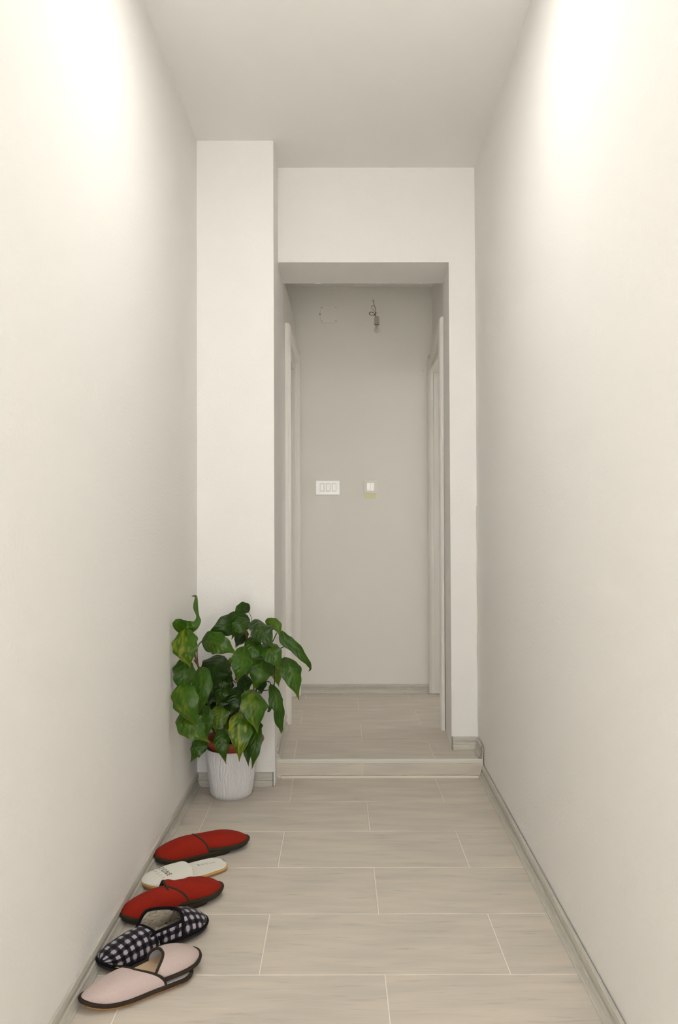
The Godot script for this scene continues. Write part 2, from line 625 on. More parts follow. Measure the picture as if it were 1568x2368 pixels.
func build_floor():
	var st := begin()
	block(st, [Vector2(wall_left_x(ZREAR), ZREAR + 0.15), Vector2(wall_right_x(ZREAR), ZREAR + 0.15), Vector2(wall_right_x(ZSTEP), ZSTEP - 0.008), Vector2(wall_left_x(ZSTEP), ZSTEP - 0.008)], -0.15, -0.0011, false)
	var fl := structure("floor", st, M.grout, "lower floor of long beige wood-look tiles with pale joints", "floor")
	var g := 0.00135
	for r in range(-1, 16):
		var zf := -3.1574 + TW * r + g        # far edge
		var zn := -3.1574 + TW * (r + 1) - g  # near edge
		if r == -1:
			zf = ZSTEP + 0.001
		for c in range(-2, 3):
			var xc := X0 + TL * c + (0.0 if r % 2 == 0 else TL * 0.5)
			var xa := xc + g
			var xb := xc + TL - g
			var plan := [Vector2(maxf(xa, wall_left_x(zn)), zn), Vector2(minf(xb, wall_right_x(zn)), zn), Vector2(minf(xb, wall_right_x(zf)), zf), Vector2(maxf(xa, wall_left_x(zf)), zf)]
			if plan[1].x - plan[0].x < 0.02 or plan[2].x - plan[3].x < 0.02:
				continue
			tile(fl, plan, 0.0, Vector2(xc, zf), rng.randf() < 0.5, rng.randf() < 0.5, M.tile[rng.randi() % 4])
	# upper floor and the step
	st = begin()
	block(st, rect(-0.40, ZSTEP - 0.008, wall_right_x(ZSTEP), ZFAR), -0.15, STEP - 0.0011, false)
	var up := structure("floor", st, M.grout, "raised floor of beige wood-look tiles beyond the step", "floor")
	for r in 5:
		var zn := ZSTEP - 0.0025 - TW * r - g
		if r == 0:
			zn = ZSTEP - 0.012
		var zf := maxf(ZSTEP - 0.0025 - TW * (r + 1) + g, ZFAR + 0.001)
		if zn - zf < 0.02:
			continue
		for c in range(-2, 2):
			var xc := X0 + TL * c + (TL * 0.5 if r % 2 == 0 else 0.0)
			var xa := maxf(xc + g, -0.2655 if r < 2 else -0.34)
			var xb := minf(xc + TL - g, 0.616 if r == 0 else 0.63)
			if xb - xa < 0.02:
				continue
			tile(up, [Vector2(xa, zn), Vector2(xb, zn), Vector2(xb, zf), Vector2(xa, zf)], STEP, Vector2(xc, zf), rng.randf() < 0.5, rng.randf() < 0.5, M.tile[rng.randi() % 4])
	for k in 2:
		# riser tiles, wood grain across
		var xa := -0.2635 if k == 0 else 0.1035
		var xb := 0.1005 if k == 0 else 0.612
		var s2 := begin()
		box(s2, Vector3((xa + xb) * 0.5, (0.0105 + STEP - 0.0165) * 0.5, ZSTEP - 0.004), Vector3(xb - xa, STEP - 0.0165 - 0.0105, 0.008), 0.0009)
		commit("riser_tile", s2, M.tile[k * 2], up)
	st = begin()
	box(st, Vector3(0.102, 0.0362, ZSTEP - 0.0012), Vector3(0.0034, 0.051, 0.002))
	commit("joint", st, M.white_strip, up)
	st = begin()
	var pr := []
	for i in 7:
		var an := PI * 0.5 * i / 6.0
		pr.append(Vector2(-0.004 + 0.0055 * sin(an), STEP - 0.0050 + 0.0055 * cos(an)))
	sweep(st, [Vector2(-0.012, STEP + 0.0005)] + pr + [Vector2(0.0015, STEP - 0.0158), Vector2(-0.012, STEP - 0.0158)], Vector3(-0.2635, 0, ZSTEP), Vector3(0.6135, 0, ZSTEP), Vector3(0, 0, 1))
	structure("trim_2", st, M.nosing, "light grey edging profile along the top of the step", "trim")
	st = begin()
	box(st, Vector3(0.1755, 0.005, ZSTEP + 0.0025), Vector3(0.837, 0.010, 0.007), 0.001)
	structure("trim_3", st, M.white_strip, "white strip along the foot of the step", "trim")
	# filler following the cut of the riser on the right, and the rough corner on the left
	st = begin()
	var pts := []
	for i in 20:
		var t := i / 19.0
		var y := lerpf(0.004, 0.128, t)
		var x := 0.6165 - 0.019 * pow(1.0 - t, 2.4)
		pts.append(Vector3(x, y, ZSTEP + 0.004))
	tube(st, pts, 0.0017, 6)
	structure("trim_4", st, M.white_strip, "curved line of pale filler at the right end of the step", "trim")
	st = begin()
	var n2 := noise(5, 1.0, 3)
	for i in 18:
		var y := 0.004 + i * 0.0042
		box(st, Vector3(-0.2600 + 0.0012 * n2.get_noise_1d(i * 3.3), y, ZSTEP + 0.003), Vector3(0.010, 0.0036, 0.007 + 0.003 * n2.get_noise_1d(i * 7.7)), 0.0008)
	structure("trim_5", st, M.white_strip, "crumbly plaster edge at the left end of the step", "trim")

func casing_profile(t: float, w: float) -> Array:
	var k := t / 0.022
	var s := w / 0.065
	var a := []
	for p in [[0.0, 0.0], [0.010, 0.0], [0.0155, 0.003], [0.0195, 0.010], [0.0215, 0.020], [0.022, 0.030], [0.021, 0.042], [0.0175, 0.053], [0.0135, 0.060], [0.010, 0.0635], [0.0, 0.065]]:
		a.append(Vector2(p[0] * k, p[1] * s))
	return a

func build_doors():
	for side in 2:
		var right := side == 1
		var o := Node3D.new()
		o.name = "door_%d" % (side + 1)
		var z0 := -3.93 if right else -4.046      # outer near edge of the casing
		var z1 := -4.811 if right else -4.787     # outer far edge
		var zo0 := -3.990 if right else -4.112    # opening in the wall
		var zo1 := -4.798 if right else -4.720
		var wn := 0.066
		var wf := 0.032 if right else 0.066
		var tk := 0.0205 if right else 0.030
		var out := Vector3(-1, 0, 0) if right else Vector3(1, 0, 0)
		var xw := func(z: float) -> float: return inner_right_x(z) if right else inner_left_x(z)
		var mid := (z0 + z1) * 0.5
		o.position = Vector3(xw.call(mid), STEP, mid)
		add_child(o)
		meta(o, "rounded white door casing of the open doorway on the right of the inner hall" if right else "white closed door in a rounded white casing on the left of the inner hall", "door", "structure")
		var org: Vector3 = o.position
		var yt := 2.092
		# casings: near upright, far upright, head
		var st := begin()
		var zd := Vector3(0, 0, -1)
		sweep(st, casing_profile(tk, wn), Vector3(xw.call(z0), STEP + 0.001, z0) - org, Vector3(lx(xw.call(z0), yt) , yt, z0) - org, out, 0, 0, zd, 0.0, -1.0)
		commit("casing", st, M.lacquer, o)
		st = begin()
		sweep(st, casing_profile(tk * (1.55 if right else 1.0), wf), Vector3(xw.call(z1), STEP + 0.003, z1) - org, Vector3(lx(xw.call(z1), yt), yt, z1) - org, out, 0, 0, -zd, 0.0, -1.0)
		commit("casing", st, M.lacquer, o)
		st = begin()
		sweep(st, casing_profile(tk, wn), Vector3(lx(xw.call(z0), yt), yt, z0) - org, Vector3(lx(xw.call(z1), yt), yt, z1) - org, out, 0, 0, Vector3.DOWN, 1.0, -1.0)
		commit("casing", st, M.lacquer, o)
		# lining of the opening
		var dp := 0.13
		for zz in [[zo0, -0.018], [zo1, 0.018]]:
			st = begin()
			var xa: float = xw.call(zz[0])
			box(st, Vector3(xa - out.x * dp * 0.5, (STEP + 2.0) * 0.5, zz[0] + zz[1] * 0.5) - org, Vector3(dp, 2.0 - STEP - 0.004, 0.018), 0.0015)
			commit("lining", st, M.lacquer, o)
		st = begin()
		box(st, Vector3(xw.call(mid) - out.x * dp * 0.5, 1.991, (zo0 + zo1) * 0.5) - org, Vector3(dp, 0.018, zo0 - zo1 - 0.036), 0.0015)
		commit("lining", st, M.lacquer, o)
		if right:
			continue
		st = begin()
		box(st, Vector3(xw.call(mid) - out.x * 0.118, (STEP + 1.985) * 0.5, (zo0 + zo1) * 0.5) - org, Vector3(0.04, 1.976 - STEP, zo0 - zo1 - 0.042), 0.002)
		commit("leaf", st, M.lacquer, o)

func build_baseboards():
	var pf := [Vector2(0, 0.0545), Vector2(0.0055, 0.0545), Vector2(0.0078, 0.0525), Vector2(0.0096, 0.0400), Vector2(0.0052, 0.0394), Vector2(0.0048, 0.0222), Vector2(0.0098, 0.0214), Vector2(0.0115, 0.0130), Vector2(0.0160, 0.0055), Vector2(0.0188, 0.0030), Vector2(0.0188, 0.0004), Vector2(0, 0.0004)]
	var add := func(called: String, a: Vector3, b: Vector3, out: Vector3, label: String, ka := 0.0, kb := 0.0):
		var st := begin()
		sweep(st, pf, a, b, out, ka, kb)
		return structure(called, st, M.skirting, label, "baseboard")
	var e := 0.0007
	add.call("baseboard_left", Vector3(wall_left_x(ZREAR) + e, 0, ZREAR), Vector3(wall_left_x(ZPIL) + e, 0, ZPIL), Vector3(1, 0, 0), "long grey skirting along the left wall behind the slippers", 0.0, -1.0)
	var b1 = add.call("baseboard_pilaster", Vector3(wall_left_x(ZPIL), 0, ZPIL + e), Vector3(-0.268, 0, ZPIL + e), Vector3(0, 0, 1), "short grey skirting at the foot of the pilaster behind the plant pot", 1.0, 0.0)
	add.call("baseboard_right", Vector3(wall_right_x(ZREAR) - e, 0, ZREAR), Vector3(wall_right_x(ZSTEP) - e, 0, ZSTEP + 0.004), Vector3(-1, 0, 0), "long grey skirting along the foot of the right wall", 0.0, 0.0)
	var b2 = add.call("baseboard_step_right", Vector3(wall_right_x(ZSTEP) - e, STEP, ZSTEP - 0.004), Vector3(wall_right_x(ZBACK) - e, STEP, ZBACK), Vector3(-1, 0, 0), "very short grey skirting above the step beside the right wall", 0.0, -1.0)
	var b3 = add.call("baseboard_back", Vector3(0.507, STEP, ZBACK + e), Vector3(wall_right_x(ZBACK), STEP, ZBACK + e), Vector3(0, 0, 1), "short grey skirting right of the doorway", 0.0, -1.0)
	var b4 = add.call("baseboard_doorway", Vector3(-0.2625, STEP, ZSTEP - 0.003), Vector3(-0.2625, STEP, -4.036), Vector3(1, 0, 0), "grey skirting running back along the left side of the doorway", 0.0, -0.9)
	add.call("baseboard_far", Vector3(-0.245, STEP, ZFAR + e), Vector3(0.540, STEP, ZFAR + e), Vector3(0, 0, 1), "grey skirting along the far wall of the inner hall", 0.0, 0.0)
	# plastic end caps
	var cap := func(parent: Node, at: Vector3, d: Vector3, out: Vector3):
		var st := begin()
		var big := []
		for q in pf:
			big.append(Vector2(q.x + (0.0008 if q.x > 0.001 else 0.0), q.y + (0.0010 if q.y > 0.05 else 0.0)))
		sweep(st, big, at, at + d, out)
		commit("end_cap", st, M.skirting_cap, parent)
	cap.call(b1, Vector3(-0.2720, 0, ZPIL + e), Vector3(0.0055, 0, 0), Vector3(0, 0, 1))
	cap.call(b3, Vector3(0.5055, STEP, ZBACK + e), Vector3(0.006, 0, 0), Vector3(0, 0, 1))
	cap.call(b2, Vector3(wall_right_x(ZSTEP) - e, STEP, ZSTEP - 0.003), Vector3(0, 0, -0.004), Vector3(-1, 0, 0))

func rounded_plate(st: SurfaceTool, c: Vector3, w: float, h: float, d: float, r: float, bev: float):
	# a plate on the far wall, facing +z, with round corners and a bevelled front
	var ring := func(inset: float, z: float) -> Array:
		var a := []
		for q in 4:
			var cx := (w * 0.5 - r) * (1 if q in [0, 3] else -1)
			var cy := (h * 0.5 - r) * (1 if q in [0, 1] else -1)
			for k in 7:
				var an := PI * 0.5 * (q + k / 6.0)
				a.append(c + Vector3(cx + (r - inset) * cos(an), cy + (r - inset) * sin(an), z))
		return a
	var rs := [ring.call(0.0, 0.0), ring.call(0.0, d - bev), ring.call(bev * 0.35, d - bev * 0.3), ring.call(bev, d)]
	for i in 3:
		var n: int = rs[i].size()
		st.set_smooth_group(-1)
		for k in n:
			var j := (k + 1) % n
			for p in [rs[i][k], rs[i + 1][k], rs[i + 1][j], rs[i][k], rs[i + 1][j], rs[i][j]]:
				st.set_uv(Vector2(p.x, p.y))
				st.add_vertex(p)
	var f: Array = rs[3]
	for k in f.size():
		for p in [c + Vector3(0, 0, d), f[(k + 1) % f.size()], f[k]]:
			st.set_uv(Vector2(p.x, p.y))
			st.add_vertex(p)

func build_wall_fittings():
	# body of the added unseen lamp (its light is set at the top)
	var cl := Node3D.new()
	cl.name = "added_ceiling_lamp"
	cl.position = Vector3(0, CEIL, -1.98)
	add_child(cl)
	meta(cl, "added unseen flat round lamp overhead that evens the corridor light", "ceiling lamp", "structure")
	var sl := begin()
	lathe(sl, [Vector2(0, -0.030), Vector2(0.172, -0.030), Vector2(0.180, -0.038), Vector2(0.184, -0.036), Vector2(0.186, -0.028), Vector2(0.184, 0.0), Vector2(0, 0.0)], 48)
	commit("base", sl, M.plastic, cl)
	sl = begin()
	lathe(sl, [Vector2(0, -0.040), Vector2(0.150, -0.040), Vector2(0.170, -0.037), Vector2(0.171, -0.031), Vector2(0, -0.031)], 48)
	var glow := mat(Color(0.95, 0.93, 0.90), 0.3)
	glow.emission_enabled = true
	glow.emission = Color(0.975, 1.0, 0.985)
	glow.emission_energy_multiplier = 0.3
	commit("diffuser", sl, glow, cl)
	var zw := ZFAR
	# junction box cover
	var t := thing("junction_box", "square white junction box cover high on the far wall, left of the bulb", "junction box", Vector3(-0.0515, 2.335, zw))
	var st := begin()
	rounded_plate(st, Vector3(0, 0, 0.0002), 0.104, 0.104, 0.0065, 0.012, 0.002)
	commit("cover", st, M.plastic_dull, t)
	for s in [[-1, -1], [1, -1], [-1, 1], [1, 1]]:
		st = begin()
		var prof := [Vector2(0, 0), Vector2(0.0024, 0), Vector2(0.0022, 0.0012), Vector2(0, 0.0014)]
		lathe(st, prof, 12)
		var mi := commit("screw", st, M.screw, t)
		mi.rotation.x = PI / 2
		mi.position = Vector3(s[0] * 0.041, s[1] * 0.040, 0.0062)
	for s in [-1.0, 1.0]:
		st = begin()
		box(st, Vector3(s * 0.0535, 0.002, 0.003), Vector3(0.004, 0.011, 0.005), 0.001)
		commit("clip", st, M.plastic_dull if s > 0 else M.screw, t)
	# three-gang switch
	t = thing("light_switch", "wide glossy white light switch with three rockers on the far wall", "switch", Vector3(-0.060, 1.298, zw))
	st = begin()
	rounded_plate(st, Vector3(0, 0, 0.0002), 0.144, 0.088, 0.009, 0.006, 0.003)
	commit("plate", st, M.plastic, t)
	for k in 3:
		st = begin()
		box(st, Vector3(-0.0335 + k * 0.0360, 0.001, 0.0098), Vector3(0.0250, 0.0455, 0.003), 0.0006)
		commit("rocker_surround", st, mat(Color(0.70, 0.67, 0.61), 0.6), t)
		var mi := MeshInstance3D.new()
		st = begin()
		box(st, Vector3.ZERO, Vector3(0.0232, 0.0435, 0.006), 0.0012)
		mi = commit("rocker", st, M.plastic, t)
		mi.position = Vector3(-0.0335 + k * 0.0360, 0.001, 0.0112)
		mi.rotation.x = 0.055 * (1 if k != 1 else -1)
	# two-gang switch
	t = thing("light_switch", "small square white light switch with two rockers above a strip of yellow tape", "switch", Vector3(0.1945, 1.3035, zw))
	st = begin()
	rounded_plate(st, Vector3(0, 0, 0.0002), 0.080, 0.082, 0.008, 0.005, 0.003)
	commit("plate", st, M.plastic_dull, t)
	for k in 2:
		st = begin()
		box(st, Vector3.ZERO, Vector3(0.0232, 0.0500, 0.006), 0.001)
		var mi := commit("rocker", st, M.plastic, t)
		mi.position = Vector3(-0.0120 + k * 0.0240, -0.001, 0.0092)
		mi.rotation.x = 0.05
	st = begin()
	box(st, Vector3(0.1925, 1.2475, zw + 0.0009), Vector3(0.066, 0.028, 0.0010), 0.0003)
	meta(commit("masking_tape", st, M.tape), "torn strip of yellow masking tape below the two-rocker switch", "tape")
	# wall plug near the right door
	st = begin()
	lathe(st, [Vector2(0.0, 0.0), Vector2(0.0052, 0.0), Vector2(0.0046, 0.0035), Vector2(0.0024, 0.0040), Vector2(0, 0.0022)], 14)
	var plug := commit("wall_plug", st, M.tape)
	plug.rotation.x = PI / 2
	plug.position = Vector3(0.509, 1.998, zw + 0.0004)
	meta(plug, "tiny yellowish wall plug on the far wall beside the right door", "wall plug")
	# bare bulb on its wires
	var zb := 0.060
	t = thing("pendant_bulb", "bare unlit bulb in a grey socket hanging from loose wires before the far wall", "light bulb", Vector3(0.2105, 2.419, zw))
	st = begin()
	lathe(st, [Vector2(0, 0.0003), Vector2(0.012, 0.0003), Vector2(0.011, 0.0012), Vector2(0.004, 0.0020), Vector2(0, 0.0020)], 18)
	var hole := commit("cable_outlet", st, M.plastic_dull, t)
	hole.rotation.x = PI / 2
	var wire := func(called: String, pts: Array, r: float, m: Material):
		var c := Curve3D.new()
		for i in pts.size():
			var a: Vector3 = pts[maxi(i - 1, 0)]
			var b: Vector3 = pts[mini(i + 1, pts.size() - 1)]
			c.add_point(pts[i], -(b - a) / 5.0, (b - a) / 5.0)
		c.bake_interval = 0.003
		var s2 := begin()
		tube(s2, Array(c.get_baked_points()), r, 8)
		commit(called, s2, m, t)
	var white := mat(Color(0.78, 0.74, 0.66), 0.5)
	wire.call("cable", [Vector3(0, 0.002, 0.001), Vector3(0.002, -0.008, 0.020), Vector3(0.005, -0.030, 0.035), Vector3(0.008, -0.048, 0.045)], 0.0030, white)
	wire.call("yellow_wire", [Vector3(0.008, -0.046, 0.045), Vector3(-0.004, -0.044, 0.050), Vector3(-0.011, -0.052, 0.056), Vector3(-0.006, -0.066, 0.060), Vector3(0.008, -0.083, 0.060), Vector3(0.014, -0.094, 0.058)], 0.0014, mat(Color(0.62, 0.62, 0.10), 0.5))
	wire.call("brown_wire", [Vector3(0.008, -0.046, 0.045), Vector3(0.014, -0.062, 0.052), Vector3(0.016, -0.080, 0.058), Vector3(0.013, -0.096, 0.060), Vector3(0.014, -0.108, zb)], 0.0014, mat(Color(0.16, 0.12, 0.09), 0.5))
	wire.call("black_wire", [Vector3(0.012, -0.088, 0.056), Vector3(0.009, -0.100, 0.060), Vector3(-0.004, -0.106, 0.064), Vector3(-0.018, -0.103, 0.066), Vector3(-0.024, -0.095, 0.066), Vector3(-0.016, -0.088, 0.066), Vector3(-0.002, -0.090, 0.064), Vector3(0.008, -0.101, 0.062), Vector3(0.014, -0.112, zb)], 0.0016, mat(Color(0.07, 0.06, 0.06), 0.45))
	wire.call("wire_end", [Vector3(0.014, -0.086, 0.058), Vector3(0.020, -0.091, 0.062), Vector3(0.026, -0.096, 0.066)], 0.0010, mat(Color(0.45, 0.42, 0.36), 0.5))
	var dr := Vector3(0.0205, 0, zb)
	st = begin()
	lathe(st, [Vector2(0, -0.111), Vector2(0.007, -0.111), Vector2(0.0105, -0.1135), Vector2(0.0128, -0.118), Vector2(0.0134, -0.126), Vector2(0.0144, -0.146), Vector2(0.0152, -0.155), Vector2(0.0172, -0.158), Vector2(0.0172, -0.1605), Vector2(0.0150, -0.1605), Vector2(0.0138, -0.150), Vector2(0.0136, -0.135), Vector2(0, -0.135)], 28, Vector3.ZERO)
	var sock := commit("socket", st, mat(lin(0.52, 0.47, 0.37), 0.45), t)
	sock.position = dr
	st = begin()
	lathe(st, [Vector2(0, -0.138), Vector2(0.0105, -0.140), Vector2(0.0105, -0.159), Vector2(0.0088, -0.164), Vector2(0, -0.164)], 20)
	var ms := mat(Color(0.45, 0.38, 0.25), 0.35)
	ms.metallic = 0.9
	commit("screw_cap", st, ms, t).position = dr
	st = begin()
	var bp := [Vector2(0.0096, -0.162)]
	for i in 19:
		var an := lerpf(0.95, PI, i / 18.0)
		bp.append(Vector2(0.0178 * sin(an), -0.194 + 0.0185 * cos(an)))
	lathe(st, bp, 32)
	var gl := StandardMaterial3D.new()
	gl.transparency = BaseMaterial3D.TRANSPARENCY_ALPHA
	gl.albedo_color = Color(0.95, 0.92, 0.86, 0.16)
	gl.roughness = 0.02
	gl.metallic_specular = 0.6
	commit("bulb_glass", st, gl, t).position = dr
	st = begin()
	lathe(st, [Vector2(0.0052, -0.164), Vector2(0.0040, -0.172), Vector2(0.0018, -0.182), Vector2(0.0015, -0.188), Vector2(0, -0.189)], 14)
	for s in [-1.0, 1.0]:
		tube(st, [Vector3(s * 0.001, -0.181, 0), Vector3(s * 0.006, -0.190, 0), Vector3(s * 0.0085, -0.196, 0)], 0.0005, 6)
	var fil := []
	for i in 25:
		fil.append(Vector3(lerpf(-0.0085, 0.0085, i / 24.0), -0.196 + 0.0008 * sin(i * 1.6), 0.0012 * cos(i * 1.6)))
	tube(st, fil, 0.0004, 5)
	commit("filament_stem", st, mat(Color(0.75, 0.72, 0.66), 0.2, 0.6), t).position = dr
const LEAVES := [
	[-.116, .709, .374, -.105, .647, .434, -.088, .577, .414, .094, .52, 10, .4],
	[-.123, .675, .346, -.134, .638, .346, -.143, .599, .336, .034, .15, -10, 0],
	[-.116, .601, .353, -.113, .545, .403, -.116, .454, .373, .08, .3, -15, 0],
	[-.089, .551, .24, -.07, .482, .31, -.097, .36, .28, .078, .42, 8, 0],
	[-.124, .523, .392, -.1, .463, .452, -.054, .36, .422, .096, .48, 12, .15],
	[-.126, .417, .373, -.076, .381, .443, -.016, .322, .433, .091, .38, -20, .1],
	[-.089, .39, .16, -.071, .343, .22, -.067, .265, .2, .068, .4, 10, 0],
	[-.088, .271, .14, -.1, .242, .21, -.131, .182, .19, .056, .4, 5, 0],
	[-.088, .252, .1, -.097, .223, .14, -.111, .178, .12, .044, .2, -20, 0],
	[-.017, .567, .09, -.046, .523, .17, -.057, .432, .14, .118, .08, 15, 0],
	[-.013, .544, .06, -.011, .487, .14, -.001, .419, .13, .063, .14, -15, 0],
	[-.016, .478, .07, -.021, .441, .13, -.045, .379, .12, .068, .18, 10, 0],
	[-.095, .633, .16, -.02, .635, .23, .053, .589, .21, .085, .44, 0, .06],
	[.08, .703, .06, .004, .692, .14, -.079, .656, .14, .086, .16, -10, 0],
	[.083, .704, .09, .05, .692, .17, .02, .638, .16, .062, .22, 20, 0],
	[.071, .729, .02, .049, .746, .07, .017, .723, .09, .056, .22, -12, 0],
	[.056, .66, .01, .038, .628, .03, .02, .589, .04, .055, .1, 25, 0],
	[.116, .707, .08, .14, .672, .17, .187, .602, .17, .087, .17, 5, 0],
	[.135, .694, .02, .182, .682, .06, .197, .634, .07, .048, .62, 0, 0],
	[.217, .563, .09, .25, .506, .15, .276, .401, .13, .083, .46, 5, 0],
	[.132, .618, .12, .18, .591, .2, .216, .518, .18, .076, .4, 5, 0],
	[.095, .645, .1, .102, .597, .17, .1, .532, .16, .071, .36, 12, 0],
	[.07, .616, .16, .069, .559, .24, .045, .485, .22, .08, .46, -10, 0],
	[.136, .575, .1, .133, .527, .19, .103, .449, .18, .098, .33, 5, 0],
	[.17, .521, .02, .183, .481, .04, .193, .438, .05, .052, .7, -20, .4],
	[.106, .451, .16, .118, .401, .25, .127, .3, .23, .103, .48, -5, .2],
	[.058, .372, .18, .067, .313, .27, .062, .205, .26, .089, .52, 5, .6],
	[.11, .332, .12, .114, .249, .19, .099, .152, .18, .049, .33, 20, 0],
	[.091, .269, .1, .083, .221, .15, .085, .154, .15, .041, .28, -10, 0],
	[-.008, .307, .18, -.004, .267, .24, .011, .188, .23, .06, .3, 0, 0],
	[-.034, .383, .09, -.034, .335, .13, -.047, .282, .13, .075, .66, 5, .2],
	[.039, .448, .08, .032, .405, .13, .014, .352, .13, .078, .12, 10, 0],
	[.039, .492, .02, .061, .46, .07, .075, .419, .08, .066, .12, -10, 0],
	[-.002, .404, .04, .015, .376, .1, .013, .345, .12, .067, .12, 0, 0],
	[-.074, .395, .02, -.075, .37, .07, -.069, .327, .08, .078, .08, 0, 0],
	[.119, .302, .04, .117, .291, .06, .117, .266, .07, .031, .1, 0, 0],
	[-.002, .547, 0, -.01, .515, .02, -.01, .477, .03, .019, .9, 0, .3],
	[-.013, .307, .09, .001, .295, .13, .006, .273, .14, .032, .45, 0, .2],
	[-.055, .472, -.01, -.042, .432, .02, -.039, .368, .04, .106, .05, 0, 0],
	[.012, .329, .01, .021, .299, .04, .028, .259, .06, .1, .05, 0, 0],
	[.092, .475, -.02, .113, .442, 0, .119, .4, .02, .064, .1, 0, 0],
	[-.118, .408, .06, -.108, .368, .1, -.103, .317, .11, .078, .12, 0, 0],
	[-.089, .436, .04, -.087, .408, .08, -.09, .361, .09, .099, .1, 0, 0],
	[-.03, .431, .04, -.025, .401, .09, -.03, .363, .1, .088, .14, 0, 0],
	[.063, .563, .01, .073, .535, .06, .07, .483, .07, .079, .16, 0, 0],
	[.137, .563, .01, .155, .536, .04, .169, .499, .06, .069, .2, 0, 0],
	[-.112, .495, .04, -.105, .433, .07, -.102, .365, .07, .078, .06, 0, 0],
	[.176, .462, .08, .161, .365, .08, .148, .361, .09, .016, .2, 0, 0],
]

const STEMS := [
	[.002, 1, -.102, .536, .17, -.109, .565, .16, -.11, .601, .16, -.103, .622, .16, -.094, .633, .16],
	[.004, 2, -.101, .532, .17, -.112, .563, .17, -.117, .591, .18],
	[.001, 0, .078, .614, .04, .085, .664, .04, .081, .703, .02, .071, .729, .02],
	[.001, 0, .074, .615, .05, .083, .661, .05, .08, .696, .06, .073, .71, .06],
	[.001, 0, .071, .621, .06, .071, .648, .06, .066, .679, .07],
	[.004, 2, .073, .614, .06, .068, .635, .06, .061, .658, .07],
	[.002, 2, .076, .659, .04, .074, .675, .04, .071, .684, .04],
	[.003, 0, .082, .608, .06, .094, .63, .06, .092, .645, .07],
	[.002, 1, -.025, .544, .06, -.007, .536, .07, .009, .524, .07],
	[.002, 1, -.002, .483, .06, .011, .473, .07, .025, .458, .07],
	[.002, 1, .108, .417, .04, .13, .426, .06, .157, .437, .1],
	[.002, 1, .135, .459, .04, .155, .463, .07, .162, .461, .09, .165, .458, .11],
	[.002, 1, .17, .62, .07, .178, .637, .08, .187, .656, .09],
	[.002, 1, .192, .585, .07, .207, .599, .09, .222, .606, .11, .234, .607, .13],
	[.002, 1, .175, .522, .04, .177, .478, .07, .178, .454, .1],
	[.002, 1, -.123, .565, .16, -.112, .548, .16, -.101, .53, .16],
]
const LONG_A := [Vector3(-.138, .749, .431), Vector3(-.129, .727, .412), Vector3(-.116, .709, .35), Vector3(-.091, .718, .35), Vector3(-.079, .73, .33), Vector3(-.081, .75, .32), Vector3(-.09, .778, .31), Vector3(-.089, .816, .31), Vector3(-.108, .816, .29)]
const LONG_A_WIDTH := [.026, .045, .051, .041, .022, .012, .017, .01, .002]
const LONG_B := [Vector3(.21, .67, .12), Vector3(.227, .638, .15), Vector3(.265, .609, .16), Vector3(.29, .576, .16), Vector3(.313, .548, .15), Vector3(.32, .526, .14), Vector3(.311, .513, .13)]
const LONG_B_WIDTH := [.018, .049, .044, .034, .019, .01, .001]
const LONG_C := [Vector3(.164, .465, .12), Vector3(.184, .433, .15), Vector3(.19, .403, .16), Vector3(.201, .372, .16), Vector3(.202, .33, .15), Vector3(.208, .297, .14), Vector3(.208, .277, .14)]
const LONG_C_WIDTH := [.013, .049, .057, .042, .04, .015, .001]

